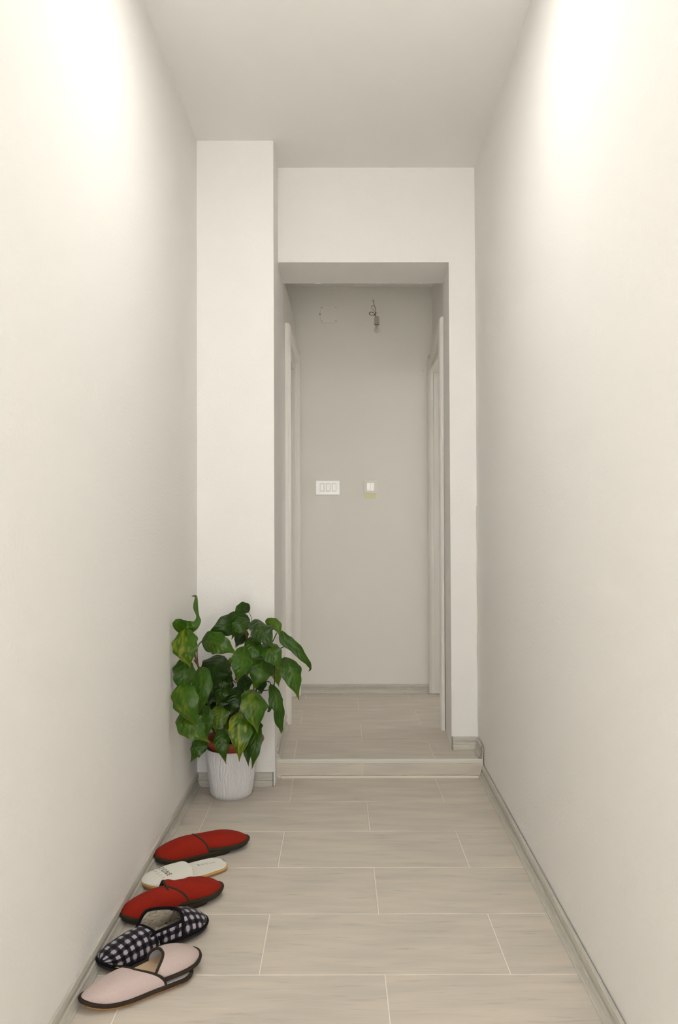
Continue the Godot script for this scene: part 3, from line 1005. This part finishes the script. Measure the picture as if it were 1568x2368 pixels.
# ---- plant ------------------------------------------------------------------------
func build_pot_and_plant():
	var at := Vector3(-0.425, 0, -3.24)
	# the white outer pot, ribbed in wavy uprights
	var st := begin()
	var rad := func(y: float) -> float:
		var r := 0.0800 + 0.0235 * pow(clampf(y / 0.19, 0, 1), 0.85)
		if y < 0.020:
			r -= 0.010 * pow(1.0 - y / 0.020, 2.2)
		return r
	var wn := noise(63, 1.0, 2)
	var outer := func(u: float, v: float) -> Vector3:
		var y := 0.1925 * v
		var an := TAU * u
		var w := wn.get_noise_3d(cos(an) * 1.6, y * 9.0, sin(an) * 1.6)
		var ph := 27.0 * an + 5.0 * w + 1.2 * sin(y * 40.0 + 3.0 * cos(an))
		var k := sin(ph)
		var amp := 0.0015 * smoothstep(0.0, 0.015, y) * (1.0 - 0.6 * smoothstep(0.184, 0.1925, y)) * (0.65 + 0.5 * wn.get_noise_2d(cos(an) * 2.0 + 7.0, sin(an) * 2.0))
		var r: float = rad.call(y) + amp * (absf(k) * 2.0 - 1.0)
		return Vector3(r * cos(an), y, r * sin(an))
	grid(st, 432, 44, outer, 1)
	lathe(st, [Vector2(0.0800, 0.06), Vector2(0.0985, 0.1925)], 72, Vector3.ZERO, 2)
	lathe(st, [Vector2(0.0985, 0.1925), Vector2(0.1045, 0.1930)], 72, Vector3.ZERO, 3)
	lathe(st, [Vector2(0, 0.0), Vector2(0.0705, 0.0)], 72, Vector3.ZERO, 4)
	lathe(st, [Vector2(0, 0.06), Vector2(0.0800, 0.06)], 72, Vector3.ZERO, 5)
	var pot := commit("plant_pot", st, mat(lin(0.80, 0.79, 0.80), 0.45, 0.45))
	pot.position = at
	meta(pot, "white plastic pot with wavy upright ribs standing on the tiles by the pilaster", "pot")
	# the plant in its terracotta-coloured inner pot
	var pl := thing("potted_plant", "leafy green peace lily in a red-brown inner pot set in the white pot", "plant", at)
	st = begin()
	var ip := [Vector2(0, 0.065), Vector2(0.070, 0.065), Vector2(0.0915, 0.185), Vector2(0.0960, 0.200), Vector2(0.1000, 0.2035), Vector2(0.1020, 0.2120), Vector2(0.1150, 0.2140), Vector2(0.1205, 0.2180), Vector2(0.1225, 0.2250), Vector2(0.1205, 0.2310), Vector2(0.1140, 0.2335), Vector2(0.1055, 0.2325), Vector2(0.1030, 0.2280), Vector2(0.0985, 0.2140), Vector2(0.0950, 0.1960), Vector2(0, 0.1960)]
	lathe(st, ip, 72)
	var terr := mat(lin(0.30, 0.060, 0.024), 0.5, 0.4)
	commit("inner_pot", st, terr, pl).position = Vector3(0.008, 0, 0.006)
	st = begin()
	var sn := noise(8, 1.0, 3)
	var soil := func(u: float, v: float) -> Vector3:
		var r := 0.0965 * v
		var p := Vector2(cos(TAU * u), sin(TAU * u)) * r
		return Vector3(p.x, 0.2035 + 0.006 * sn.get_noise_2d(p.x * 70.0, p.y * 70.0) - 0.003 * v, p.y)
	grid(st, 40, 12, soil, 1)
	commit("soil", st, mat(lin(0.030, 0.020, 0.013), 0.95, 0.2), pl).position = Vector3(0.008, 0, 0.006)
	# stalks from the soil up to the two crowns
	var lm := mat(Color.WHITE, 0.34, 0.40)
	lm.vertex_color_use_as_albedo = true
	lm.backlight_enabled = true
	lm.backlight = Color(0.22, 0.30, 0.05)
	var greens := [mat(lin(0.060, 0.115, 0.014), 0.45), mat(lin(0.020, 0.022, 0.008), 0.45), mat(lin(0.22, 0.075, 0.018), 0.6)]
	for s in [[Vector3(0.01, 0.2, 0.0), Vector3(0.03, 0.40, 0.03), Vector3(0.078, 0.615, 0.05)], [Vector3(-0.03, 0.2, 0.03), Vector3(-0.07, 0.36, 0.10), Vector3(-0.102, 0.530, 0.165)], [Vector3(0.02, 0.2, 0.02), Vector3(0.03, 0.35, 0.03), Vector3(0.028, 0.515, 0.05)], [Vector3(0.04, 0.2, 0.02), Vector3(0.08, 0.31, 0.03), Vector3(0.118, 0.425, 0.05)], [Vector3(-0.01, 0.2, 0.04), Vector3(-0.02, 0.30, 0.07), Vector3(-0.014, 0.415, 0.09)], [Vector3(0.03, 0.2, -0.01), Vector3(0.10, 0.42, 0.01), Vector3(0.165, 0.615, 0.06)], [Vector3(-0.04, 0.2, 0.0), Vector3(-0.09, 0.32, 0.05), Vector3(-0.12, 0.44, 0.14)]]:
		stem(pl, s, [0.0055, 0.0045, 0.0032], greens[0])
	for s in STEMS:
		var pts := []
		for i in range(2, s.size(), 3):
			pts.append(Vector3(s[i], s[i + 1], s[i + 2]))
		stem(pl, pts, s[0], greens[s[1]])
	for i in LEAVES.size():
		var a = LEAVES[i]
		var p0 := Vector3(a[0], a[1], a[2])
		var p1 := Vector3(a[3], a[4], a[5])
		var p2 := Vector3(a[6], a[7], a[8])
		var c := p1 * 2.0 - (p0 + p2) * 0.5
		var mid := func(t: float) -> Vector3: return p0 * (1 - t) * (1 - t) + c * 2.0 * t * (1 - t) + p2 * t * t
		var w := func(t: float) -> float: return a[9] * pow(sin(pow(clampf(t / 0.38, 0, 1), 0.75) * PI * 0.5), 0.72) * (pow(cos(clampf((t - 0.38) / 0.62, 0, 1) * PI * 0.5), 1.1) * (1.0 - 0.38 * smoothstep(0.62, 0.95, t)) if t > 0.38 else 1.0)
		leaf(pl, lm, mid, w, a[10], a[11], a[12], i)
	long_leaf(pl, lm, LONG_A, LONG_A_WIDTH, .5, 71)
	long_leaf(pl, lm, LONG_B, LONG_B_WIDTH, .3, 72)
	long_leaf(pl, lm, LONG_C, LONG_C_WIDTH, .3, 73)

func stem(parent: Node, pts: Array, r, m: Material):
	var c := Curve3D.new()
	for i in pts.size():
		var a: Vector3 = pts[maxi(i - 1, 0)]
		var b: Vector3 = pts[mini(i + 1, pts.size() - 1)]
		c.add_point(pts[i], -(b - a) / 5.0, (b - a) / 5.0)
	c.bake_interval = 0.006
	var bp := Array(c.get_baked_points())
	var rr := []
	for i in bp.size():
		var f := float(i) / maxf(bp.size() - 1, 1)
		if r is Array:
			rr.append(lerpf(r[0], r[1], f * 2.0) if f < 0.5 else lerpf(r[1], r[2], f * 2.0 - 1.0))
		else:
			rr.append(r)
	var st := begin()
	tube(st, bp, rr, 7)
	commit("stem", st, m, parent)

func long_leaf(parent: Node, m: Material, pts: Array, ws: Array, tone: float, sd: int):
	var c := Curve3D.new()
	for i in pts.size():
		var a: Vector3 = pts[maxi(i - 1, 0)]
		var b: Vector3 = pts[mini(i + 1, pts.size() - 1)]
		c.add_point(pts[i], -(b - a) / 6.0, (b - a) / 6.0)
	c.bake_interval = 0.004
	var n := pts.size() - 1
	var mid := func(t: float) -> Vector3:
		var s := t * n
		var k := mini(int(s), n - 1)
		return c.sample(k, s - k)
	var w := func(t: float) -> float:
		var s := t * n
		var k := mini(int(s), n - 1)
		return lerpf(ws[k], ws[k + 1], smoothstep(0.0, 1.0, s - k)) * smoothstep(0.0, 0.06, t + 0.005)
	leaf(parent, m, mid, w, tone, 0.0, 0.0, sd, 40)

func leaf_tone(t: float) -> Color:
	var a := Color(0.009, 0.027, 0.003)
	var b := Color(0.046, 0.125, 0.005)
	var c := Color(0.160, 0.225, 0.009)
	return a.lerp(b, t * 2.0) if t < 0.5 else b.lerp(c, t * 2.0 - 1.0)

func leaf(parent: Node, m: Material, mid: Callable, w: Callable, tone: float, tilt: float, yel: float, sd: int, nu := 26):
	var r := RandomNumberGenerator.new()
	r.seed = 1000 + sd
	var ph := r.randf() * TAU
	var fold := r.randf_range(0.10, 0.22)
	var wav := r.randf_range(0.06, 0.14)
	var nz := noise(200 + sd, 1.0, 2)
	var cen: Vector3 = mid.call(0.5)
	var facing := (Vector3(cen.x, 0, cen.z).normalized() * 0.35 + Vector3(0.18, 0.25, 1.0)).normalized()
	var base := leaf_tone(tone)
	var f := func(u: float, v: float) -> Vector3:
		var p: Vector3 = mid.call(u)
		var t: Vector3 = (mid.call(minf(u + 0.02, 1.0)) - mid.call(maxf(u - 0.02, 0.0))).normalized()
		var lat := t.cross(facing)
		if lat.length() < 0.1:
			lat = t.cross(Vector3.RIGHT)
		lat = lat.normalized().rotated(t, deg_to_rad(tilt))
		var nrm := lat.cross(t).normalized()
		if nrm.dot(facing) < 0.0:
			nrm = -nrm
		var x := v * 2.0 - 1.0
		var ww: float = w.call(u) * 0.5
		var ax := absf(x)
		var quilt := 0.0021 * sin(TAU * (u * 8.0 - ax * 1.7)) * (1.0 - pow(ax, 3.0)) * smoothstep(0.03, 0.16, ax) * clampf(ww / 0.03, 0, 1)
		var rib := -0.0012 * exp(-pow(ax / 0.07, 2.0))
		var wave := sin(u * 15.0 + ph + (1.3 if x > 0 else 0.0)) * wav * ww * pow(ax, 2.5)
		var edge := 1.0 + 0.06 * sin(u * 23.0 + ph * 2.0) * pow(ax, 4.0)
		return p + lat * x * ww * edge + nrm * (-fold * ww * x * x + quilt + rib + wave)
	var col := func(u: float, v: float) -> Color:
		var x := v * 2.0 - 1.0
		var ax := absf(x)
		var c := base * (0.90 + 0.42 * nz.get_noise_2d(u * 5.0, x * 2.5))
		var vein := exp(-pow(ax / 0.045, 2.0)) * 0.9 + 0.34 * pow(maxf(0.0, sin(TAU * (u * 8.0 - ax * 1.7) + 0.6)), 6.0) * (1.0 - ax)
		c = c.lerp(leaf_tone(minf(tone + 0.32, 1.0)), clampf(vein, 0, 1) * 0.55)
		c = c.lerp(Color(0.20, 0.21, 0.012), smoothstep(0.80, 1.0, u) * 0.55)
		c = c.lerp(Color(0.16, 0.055, 0.012), smoothstep(0.965, 1.0, u) * 0.6)
		if yel > 0.0:
			var q := nz.get_noise_2d((u - ax * 0.25) * 2.4 + 9.0, x * 7.0 + 4.0) + (0.20 if x > 0.1 else -0.25) - 0.25 * absf(u - 0.5)
			c = c.lerp(Color(0.34, 0.33, 0.035), smoothstep(0.05, 0.30, q) * yel * 1.2)
		c.a = 1.0
		return c
	var st := begin()
	grid(st, nu, 14, f, 1, null, col)
	commit("leaf", st, m, parent)

# ---- slippers ---------------------------------------------------------------------
# A slipper lies along its own +x from toe to heel, y up; its settings come in a dictionary.
func half_width(P: Dictionary, s: float) -> float:
	var w: float
	if s < 0.34:
		w = P.ball
	elif s < 0.66:
		w = lerpf(P.ball, P.waist, smoothstep(0.34, 0.66, s))
	else:
		w = lerpf(P.waist, P.heel, smoothstep(0.66, 0.86, s))
	var toe: float = P.get("toe_round", 0.30)
	if s < toe:
		w *= pow(maxf(0.0, 1.0 - pow(1.0 - s / toe, 2.2)), 0.55)
	if s > 0.84:
		w *= sqrt(maxf(0.0, 1.0 - pow((s - 0.84) / 0.16, 2.0)))
	return w

func sole_lift(P: Dictionary, s: float) -> float:
	return P.lift * pow(maxf(0.0, 1.0 - s / 0.28), 2.0)

func side_shift(P: Dictionary, s: float) -> float:
	# a foot's outline leans to one side at the toe
	return P.get("lean", 0.0) * pow(maxf(0.0, 1.0 - s / 0.5), 1.5)

func rim_point(P: Dictionary, s: float, side: float, y: float, grow := 0.0) -> Vector3:
	var w := maxf(half_width(P, s) + grow, 0.0)
	if s <= 0.0 or s >= 1.0:
		w = 0.0
	var x: float = s * P.length + (grow * (2.0 * s - 1.0) if w < 0.012 else 0.0)
	return Vector3(x, y + sole_lift(P, s), side * w + side_shift(P, s))

func outline(P: Dictionary, y: float, grow := 0.0, n := 44) -> Array:
	var a := []
	for i in n + 1:
		a.append(rim_point(P, 0.5 - 0.5 * cos(PI * i / n), 1.0, y, grow))
	for i in range(1, n):
		a.append(rim_point(P, 0.5 + 0.5 * cos(PI * i / n), -1.0, y, grow))
	return a

func slab(st: SurfaceTool, P: Dictionary, y0: float, y1: float, grow := 0.0, bev := 0.0015):
	var n := 44
	var rs := [outline(P, y0, grow - bev, n), outline(P, y0 + bev, grow, n), outline(P, y1 - bev, grow, n), outline(P, y1, grow - bev, n)]
	for i in 3:
		st.set_smooth_group(-1 if i != 1 else 1)
		var m: int = rs[0].size()
		for k in m:
			var j := (k + 1) % m
			for p in [rs[i][k], rs[i + 1][k], rs[i + 1][j], rs[i][k], rs[i + 1][j], rs[i][j]]:
				st.set_uv(Vector2(p.x, p.z))
				st.add_vertex(p)
	for e in [0, 3]:
		var a: Array = rs[e]
		st.set_smooth_group(-1)
		for i in n:
			var l0: Vector3 = a[i]
			var l1: Vector3 = a[i + 1]
			var r0: Vector3 = a[(2 * n - i) % (2 * n)]
			var r1: Vector3 = a[2 * n - i - 1]
			var q := [l0, l1, r1, l0, r1, r0]
			if e == 3:
				q.reverse()
			for p in q:
				st.set_uv(Vector2(p.x, p.z))
				st.add_vertex(p)

func open_at(P: Dictionary, th: float) -> float:
	var c := cos(th)
	return P.open + P.slant * c + P.vee * pow(absf(c), P.get("vee_pow", 2.0)) * (1.0 + P.get("vee_side", 0.0) * signf(c))

func upper_height(P: Dictionary, s: float) -> float:
	var a := clampf(s / P.get("rise", 0.46), 0.0, 1.0)
	return P.high * pow(1.0 - pow(1.0 - a, 2.0), 0.72)

func upper_point(P: Dictionary, k: float, th: float, inset := 0.0) -> Vector3:
	var s := open_at(P, th) * pow(k, 1.25)
	s = maxf(s, 0.0005)
	var w := maxf(half_width(P, s) - 0.0015 - inset, 0.0)
	var hh := maxf(upper_height(P, s) - inset, 0.0)
	var c := cos(th)
	var sn := maxf(sin(th), 0.0)
	var z := signf(c) * pow(absf(c), P.get("square_z", 0.85)) * w
	var y := pow(sn, P.get("square_y", 0.80)) * hh
	# soft cloth: slight dents and creases
	y *= 1.0 + P.get("crease", 0.0) * sin(s * 46.0 + th * 3.0) * sn
	if P.has("ear"):
		var e: Array = P.ear
		var g := exp(-pow((th - e[0]) / e[1], 2.0)) * smoothstep(0.72, 1.0, k)
		y += e[2] * g
		z += e[3] * g
		s += e[4] * g
	return Vector3(s * P.length + inset * 0.6 * (1.0 - k), P.sole + sole_lift(P, s) + y, z + side_shift(P, s))

func build_slipper(P: Dictionary, label: String, category: String, group: String, toe: Vector3, heel: Vector3) -> Node3D:
	var o := thing("slipper", label, category, toe, group)
	var d := (heel - toe)
	o.rotation = Vector3(0, atan2(-d.z, d.x), 0)
	if P.has("pitch"):
		o.rotation.z = P.pitch
	P.length = Vector2(d.x, d.z).length()
	var st := begin()
	slab(st, P, 0.0006, P.sole - 0.002, P.get("sole_grow", 0.0005))
	commit("sole", st, P.sole_mat, o)
	if P.has("mid_mat"):
		st = begin()
		slab(st, P, P.sole - 0.006, P.sole - 0.0005, P.get("mid_grow", 0.0))
		commit("midsole", st, P.mid_mat, o)
	st = begin()
	slab(st, P, P.sole - 0.003, P.sole + 0.002, -0.004, 0.001)
	commit("insole", st, P.insole_mat, o)
	# upper: cloth outside, lining inside, joined along the opening by the binding
	var uvf := func(u: float, v: float) -> Vector2:
		var th := lerpf(0.0, PI, v)
		var s := open_at(P, th) * pow(u, 1.25)
		return Vector2(s * P.length, (v - 0.5) * 2.4 * maxf(half_width(P, clampf(s, 0.12, 0.8)), 0.02))
	st = begin()
	grid(st, 26, 40, func(u, v): return upper_point(P, u, lerpf(0.0, PI, v)), 1, uvf, null, true)
	commit("upper", st, P.upper_mat, o)
	st = begin()
	grid(st, 20, 32, func(u, v): return upper_point(P, lerpf(0.02, 1.0, u), lerpf(0.0, PI, v), 0.0028), 1, uvf)
	commit("lining", st, P.lining_mat, o)
	if P.has("edge"):
		st = begin()
		var pts := []
		for i in 49:
			var th := lerpf(0.0, PI, i / 48.0)
			var p := upper_point(P, 1.0, th, 0.0014)
			pts.append(p)
		tube(st, pts, P.edge, 8)
		commit("opening_binding", st, P.bind_mat, o)
	if P.has("welt"):
		st = begin()
		tube(st, outline(P, P.sole, 0.0005, 40), P.welt, 8, true)
		commit("sole_binding", st, P.bind_mat, o)
	if P.has("toe_stitch"):
		st = begin()
		var pts := []
		for i in 25:
			var a := lerpf(-1.0, 1.0, i / 24.0)
			var p := rim_point(P, 0.004 + 0.11 * a * a, signf(a), P.sole + 0.0005, 0.0042)
			pts.append(p + Vector3(0, 0.0008 * sin(i * 2.1), 0))
		tube(st, pts, P.toe_stitch, 6)
		commit("stitching", st, mat(Color(0.72, 0.66, 0.25), 0.8), o)
	if P.has("quarter"):
		# closed back: a low wall round the heel, trodden down where it goes into the other slipper
		var q: Array = P.quarter
		var path := func(t: float, v: float, ins: float) -> Vector3:
			var far := t < 0.5
			var s0 := open_at(P, 0.0 if far else PI) - 0.05
			var s := lerpf(s0, 1.0, sin(PI * t))
			var along := (0.5 - absf(t - 0.5)) * 2.0
			var h: float
			if far:
				h = q[0] * (0.80 + 0.25 * sin(PI * clampf(along * 1.5, 0, 1))) * (1.0 - 0.86 * smoothstep(0.28, 0.62, along))
			else:
				h = q[1] * (1.0 - 0.75 * smoothstep(0.35, 0.75, along))
			var p := rim_point(P, s, 1.0 if far else -1.0, P.sole, -0.001 - ins)
			p += Vector3(0, h * v, (0.10 if far else 0.22) * h * v * v)
			var top := rim_point(P, s, 1.0 if far else -1.0, P.sole, -0.001) + Vector3(0, h, (0.10 if far else 0.22) * h)
			var join := upper_point(P, 1.0, 1.15 if far else PI - 0.75, 0.001)
			return p + (join - top) * v * (1.0 - smoothstep(0.0, 0.30 if far else 0.22, along))
		var quv := func(u: float, v: float) -> Vector2: return Vector2(u * 0.42, v * q[1])
		st = begin()
		grid(st, 56, 8, func(u, v): return path.call(u, v, 0.0), 1, quv)
		commit("quarter", st, P.upper_mat, o)
		st = begin()
		grid(st, 56, 8, func(u, v): return path.call(u, v, 0.003), 1, quv, null, true)
		commit("quarter_lining", st, P.lining_mat, o)
		var cp := []
		for i in 81:
			cp.append(path.call(i / 80.0, 1.0, 0.0015))
		st = begin()
		tube(st, cp, 0.0040, 8)
		commit("collar_binding", st, P.bind_mat, o)
	return o

func lettering(parent: Node, called: String, text: String, size: float, spacing: float, m: Material, place: Callable):
	# flat print: TextMesh outlines laid on the surface that place(x, y) -> Vector3 describes
	var f := SystemFont.new()
	f.font_names = PackedStringArray(["Droid Sans"])
	var st := begin()
	var x := 0.0
	for ch in text:
		var tm := TextMesh.new()
		tm.font = f
		tm.font_size = 64
		tm.pixel_size = size / 46.0
		tm.depth = 0.0
		tm.text = ch
		tm.horizontal_alignment = HORIZONTAL_ALIGNMENT_LEFT
		tm.vertical_alignment = VERTICAL_ALIGNMENT_BOTTOM
		var ar := tm.get_mesh_arrays()
		var v: PackedVector3Array = ar[Mesh.ARRAY_VERTEX]
		var ix = ar[Mesh.ARRAY_INDEX]
		var order := []
		if ix != null and ix.size() > 0:
			order = Array(ix)
		else:
			order = range(v.size())
		var wmax := 0.0
		st.set_smooth_group(-1)
		for k in order:
			wmax = maxf(wmax, v[k].x)
			st.add_vertex(place.call(x + v[k].x, v[k].y))
		x += wmax + spacing
	return commit(called, st, m, parent)

func cloth(c: Color, amount := 0.25, scale := 9.0) -> StandardMaterial3D:
	var m := mat(c, 0.95, 0.2)
	var n := noise(77, 0.05, 3)
	relief(m, n.get_seamless_image(256, 256), scale, amount)
	m.rim_enabled = true
	m.rim = 0.25
	m.rim_tint = 0.6
	return m

func check_image() -> Image:
	# fuzzy woven check: grey-lilac squares on black, every second square spreading into a cross
	var n := 256
	var im := Image.create(n, n, false, Image.FORMAT_RGB8)
	var r := noise(55, 1.0, 3)
	for y in n:
		for x in n:
			var jx := x / 64.0 + 0.10 * r.get_noise_2d(x * 0.07, y * 0.07)
			var jy := y / 64.0 + 0.10 * r.get_noise_2d(x * 0.07 + 50.0, y * 0.07)
			var cx := floori(jx / 2.0)
			var cy := floori(jy / 2.0)
			var fx := fposmod(jx, 2.0) - 1.0
			var fy := fposmod(jy, 2.0) - 1.0
			var sq := smoothstep(0.58, 0.44, maxf(absf(fx), absf(fy)))
			var bar := maxf(smoothstep(0.30, 0.18, absf(fx)) * smoothstep(1.0, 0.62, absf(fy)), smoothstep(0.30, 0.18, absf(fy)) * smoothstep(1.0, 0.62, absf(fx)))
			var light := sq
			if posmod(cx + cy, 2) == 0:
				light = maxf(sq, bar * 0.55)
			var mixed := (absf(fx) < 0.5) != (absf(fy) < 0.5)
			if mixed:
				light = maxf(light, 0.15 + 0.12 * sin((x - y) * 0.55))
			light = clampf(light + 0.20 * r.get_noise_2d(x * 0.22, y * 0.22) * (0.3 + light), 0, 1)
			im.set_pixel(x, y, Color(0.085, 0.075, 0.09).lerp(Color(0.71, 0.68, 0.73), light))
	return im

func build_slippers():
	var brown := cloth(lin(0.045, 0.034, 0.026), 0.2)
	var olive := cloth(lin(0.045, 0.038, 0.024), 0.2)
	var black := cloth(lin(0.010, 0.009, 0.011), 0.2)
	var red := cloth(lin(0.30, 0.022, 0.012), 0.14)
	var redl := cloth(lin(0.020, 0.016, 0.016), 0.2)
	var pink := cloth(lin(0.60, 0.485, 0.455), 0.12)
	var pale := cloth(lin(0.62, 0.60, 0.62), 0.1)
	var tan := cloth(lin(0.62, 0.45, 0.30), 0.15)
	var orange := mat(lin(0.50, 0.24, 0.06), 0.7)
	var rubber := mat(lin(0.028, 0.024, 0.020), 0.8)
	var cream := mat(lin(0.88, 0.86, 0.78), 0.75, 0.3)
	var fleece := cloth(lin(0.42, 0.37, 0.29), 0.6)
	var check := mat(Color.WHITE, 0.95, 0.15)
	check.albedo_texture = tex(check_image())
	check.uv1_scale = Vector3(1.0 / 0.0390, 1.0 / 0.0390, 1)
	check.rim_enabled = true
	check.rim = 0.3

	# pale pink pair, nearest
	var pa := {ball = 0.051, waist = 0.045, heel = 0.042, lift = 0.012, sole = 0.012, high = 0.043, open = 0.45, slant = 0.145, vee = 0.105, sole_mat = orange, sole_grow = -0.004, insole_mat = pale, upper_mat = pink, lining_mat = pale, bind_mat = brown, edge = 0.0034, welt = 0.0049, toe_round = 0.42}
	build_slipper(pa, "pale pink brown-edged slipper nearest of all, its toe against the left skirting", "slipper", "pale pink slippers", Vector3(-0.572, 0, -1.810), Vector3(-0.357, 0, -1.959))
	var pb := pa.duplicate()
	pb.merge({open = 0.46, slant = -0.09, vee = 0.14, high = 0.040, lift = 0.004, toe_round = 0.34, heel = 0.027, waist = 0.048, ball = 0.053, insole_mat = tan}, true)
	build_slipper(pb, "pale pink slipper nested heel first in the nearest one, toe out over the tiles", "slipper", "pale pink slippers", Vector3(-0.349, 0.011, -2.012), Vector3(-0.502, 0.015, -1.857))
	# black and grey check pair
	var ca := {ball = 0.049, waist = 0.043, heel = 0.038, lift = 0.012, sole = 0.012, high = 0.048, open = 0.51, slant = 0.02, vee = 0.05, sole_mat = rubber, insole_mat = fleece, upper_mat = check, lining_mat = fleece, bind_mat = black, edge = 0.0045, welt = 0.0042, toe_round = 0.20, toe_stitch = 0.0011}
	build_slipper(ca, "black and grey checked slipper with a yellow toe seam, its toe at the left skirting", "slipper", "checked slippers", Vector3(-0.574, 0, -1.962), Vector3(-0.404, 0, -2.156))
	var cb := ca.duplicate()
	cb.erase("toe_stitch")
	cb.merge({open = 0.37, slant = -0.02, vee = 0.05, high = 0.052, lift = 0.002, toe_round = 0.30, quarter = [0.052, 0.034]}, true)
	build_slipper(cb, "black and grey checked slipper with an open collar, its toe pointing away from the wall", "slipper", "checked slippers", Vector3(-0.360, 0.008, -2.194), Vector3(-0.521, 0.012, -2.024))
	# red pair between the checked and the white slippers
	var ra := {ball = 0.049, waist = 0.042, heel = 0.038, lift = 0.012, sole = 0.013, high = 0.052, open = 0.53, slant = 0.10, vee = 0.08, sole_mat = rubber, insole_mat = redl, upper_mat = red, lining_mat = redl, bind_mat = olive, edge = 0.0034, welt = 0.0054, toe_round = 0.27}
	build_slipper(ra, "red felt slipper with its toe at the skirting, between the checked and white slippers", "slipper", "red slippers", Vector3(-0.588, 0, -2.198), Vector3(-0.378, 0, -2.346))
	var rb := ra.duplicate()
	rb.merge({open = 0.72, slant = 0.0, vee = 0.02, high = 0.043, lift = 0.004, crease = 0.03, toe_round = 0.33, ear = [0.80, 0.55, 0.013, 0.002, -0.03]}, true)
	build_slipper(rb, "red felt slipper pointing away from the wall, tucked in the one beside the checked pair", "slipper", "red slippers", Vector3(-0.342, 0.010, -2.378), Vector3(-0.540, 0.013, -2.240))
	# red pair farthest back
	var rc := ra.duplicate()
	rc.merge({open = 0.52, slant = 0.04, vee = 0.10, high = 0.054}, true)
	build_slipper(rc, "red felt slipper with its toe at the skirting, farthest back of the row", "slipper", "red slippers", Vector3(-0.586, 0, -2.586), Vector3(-0.357, 0, -2.702))
	var rd := ra.duplicate()
	rd.merge({open = 0.74, slant = 0.0, vee = 0.0, high = 0.040, lift = 0.004, toe_round = 0.33, ear = [2.55, 0.5, 0.007, -0.004, -0.04]}, true)
	build_slipper(rd, "red felt slipper pointing away from the wall behind the white slipper, farthest back", "slipper", "red slippers", Vector3(-0.304, 0.010, -2.735), Vector3(-0.529, 0.013, -2.628))
	# white hotel slipper
	var w := {ball = 0.059, waist = 0.054, heel = 0.051, lift = 0.008, sole = 0.012, high = 0.022, open = 0.55, slant = -0.02, vee = -0.05, sole_mat = mat(lin(0.40, 0.22, 0.07), 0.7), mid_mat = mat(lin(0.66, 0.39, 0.14), 0.7), mid_grow = 0.0022, insole_mat = cream, upper_mat = cream, lining_mat = cream, bind_mat = cream, edge = 0.0010, toe_round = 0.26, square_y = 0.50, ear = [0.12, 0.30, 0.003, 0.010, 0.0]}
	var ws := build_slipper(w, "flat white slipper with tan edges and dark lettering, between the two red pairs", "slipper", "", Vector3(-0.580, 0, -2.407), Vector3(-0.359, 0, -2.578))
	var ink := mat(Color(0.30, 0.28, 0.27), 0.8, 0.2)
	var faint := mat(Color(0.66, 0.64, 0.60), 0.8, 0.2)
	var on_upper := func(s0: float, z0: float) -> Callable:
		return func(x: float, y: float) -> Vector3:
			# reading runs across the slipper towards the viewer, letter tops towards the heel
			var s: float = (s0 + y) / w.length
			var z := z0 + x
			var hw := maxf(half_width(w, s) - 0.0015, 0.001)
			var c := clampf(pow(absf(z) / hw, 1.0 / 0.85), 0.0, 0.999)
			var yy := pow(sin(acos(c)), 0.50) * upper_height(w, s)
			return Vector3(s * w.length, w.sole + sole_lift(w, s) + yy + 0.0006, z)
	lettering(ws, "lettering", "STONE", 0.0162, 0.0042, ink, on_upper.call(0.062, -0.050))
	lettering(ws, "small_lettering", "GROUP", 0.0092, 0.0100, faint, on_upper.call(0.046, -0.046))
	# worn print on the insole, read from the heel
	var flat := func(x: float, y: float) -> Vector3:
		return Vector3(0.246 - x, w.sole + 0.0024, -0.012 - 0.30 * x + y)
	lettering(ws, "insole_lettering", "STON", 0.0100, 0.0034, faint, flat)
	lettering(ws, "insole_letter", "E", 0.0110, 0.0034, ink, func(x, y): return flat.call(x + 0.047, y))
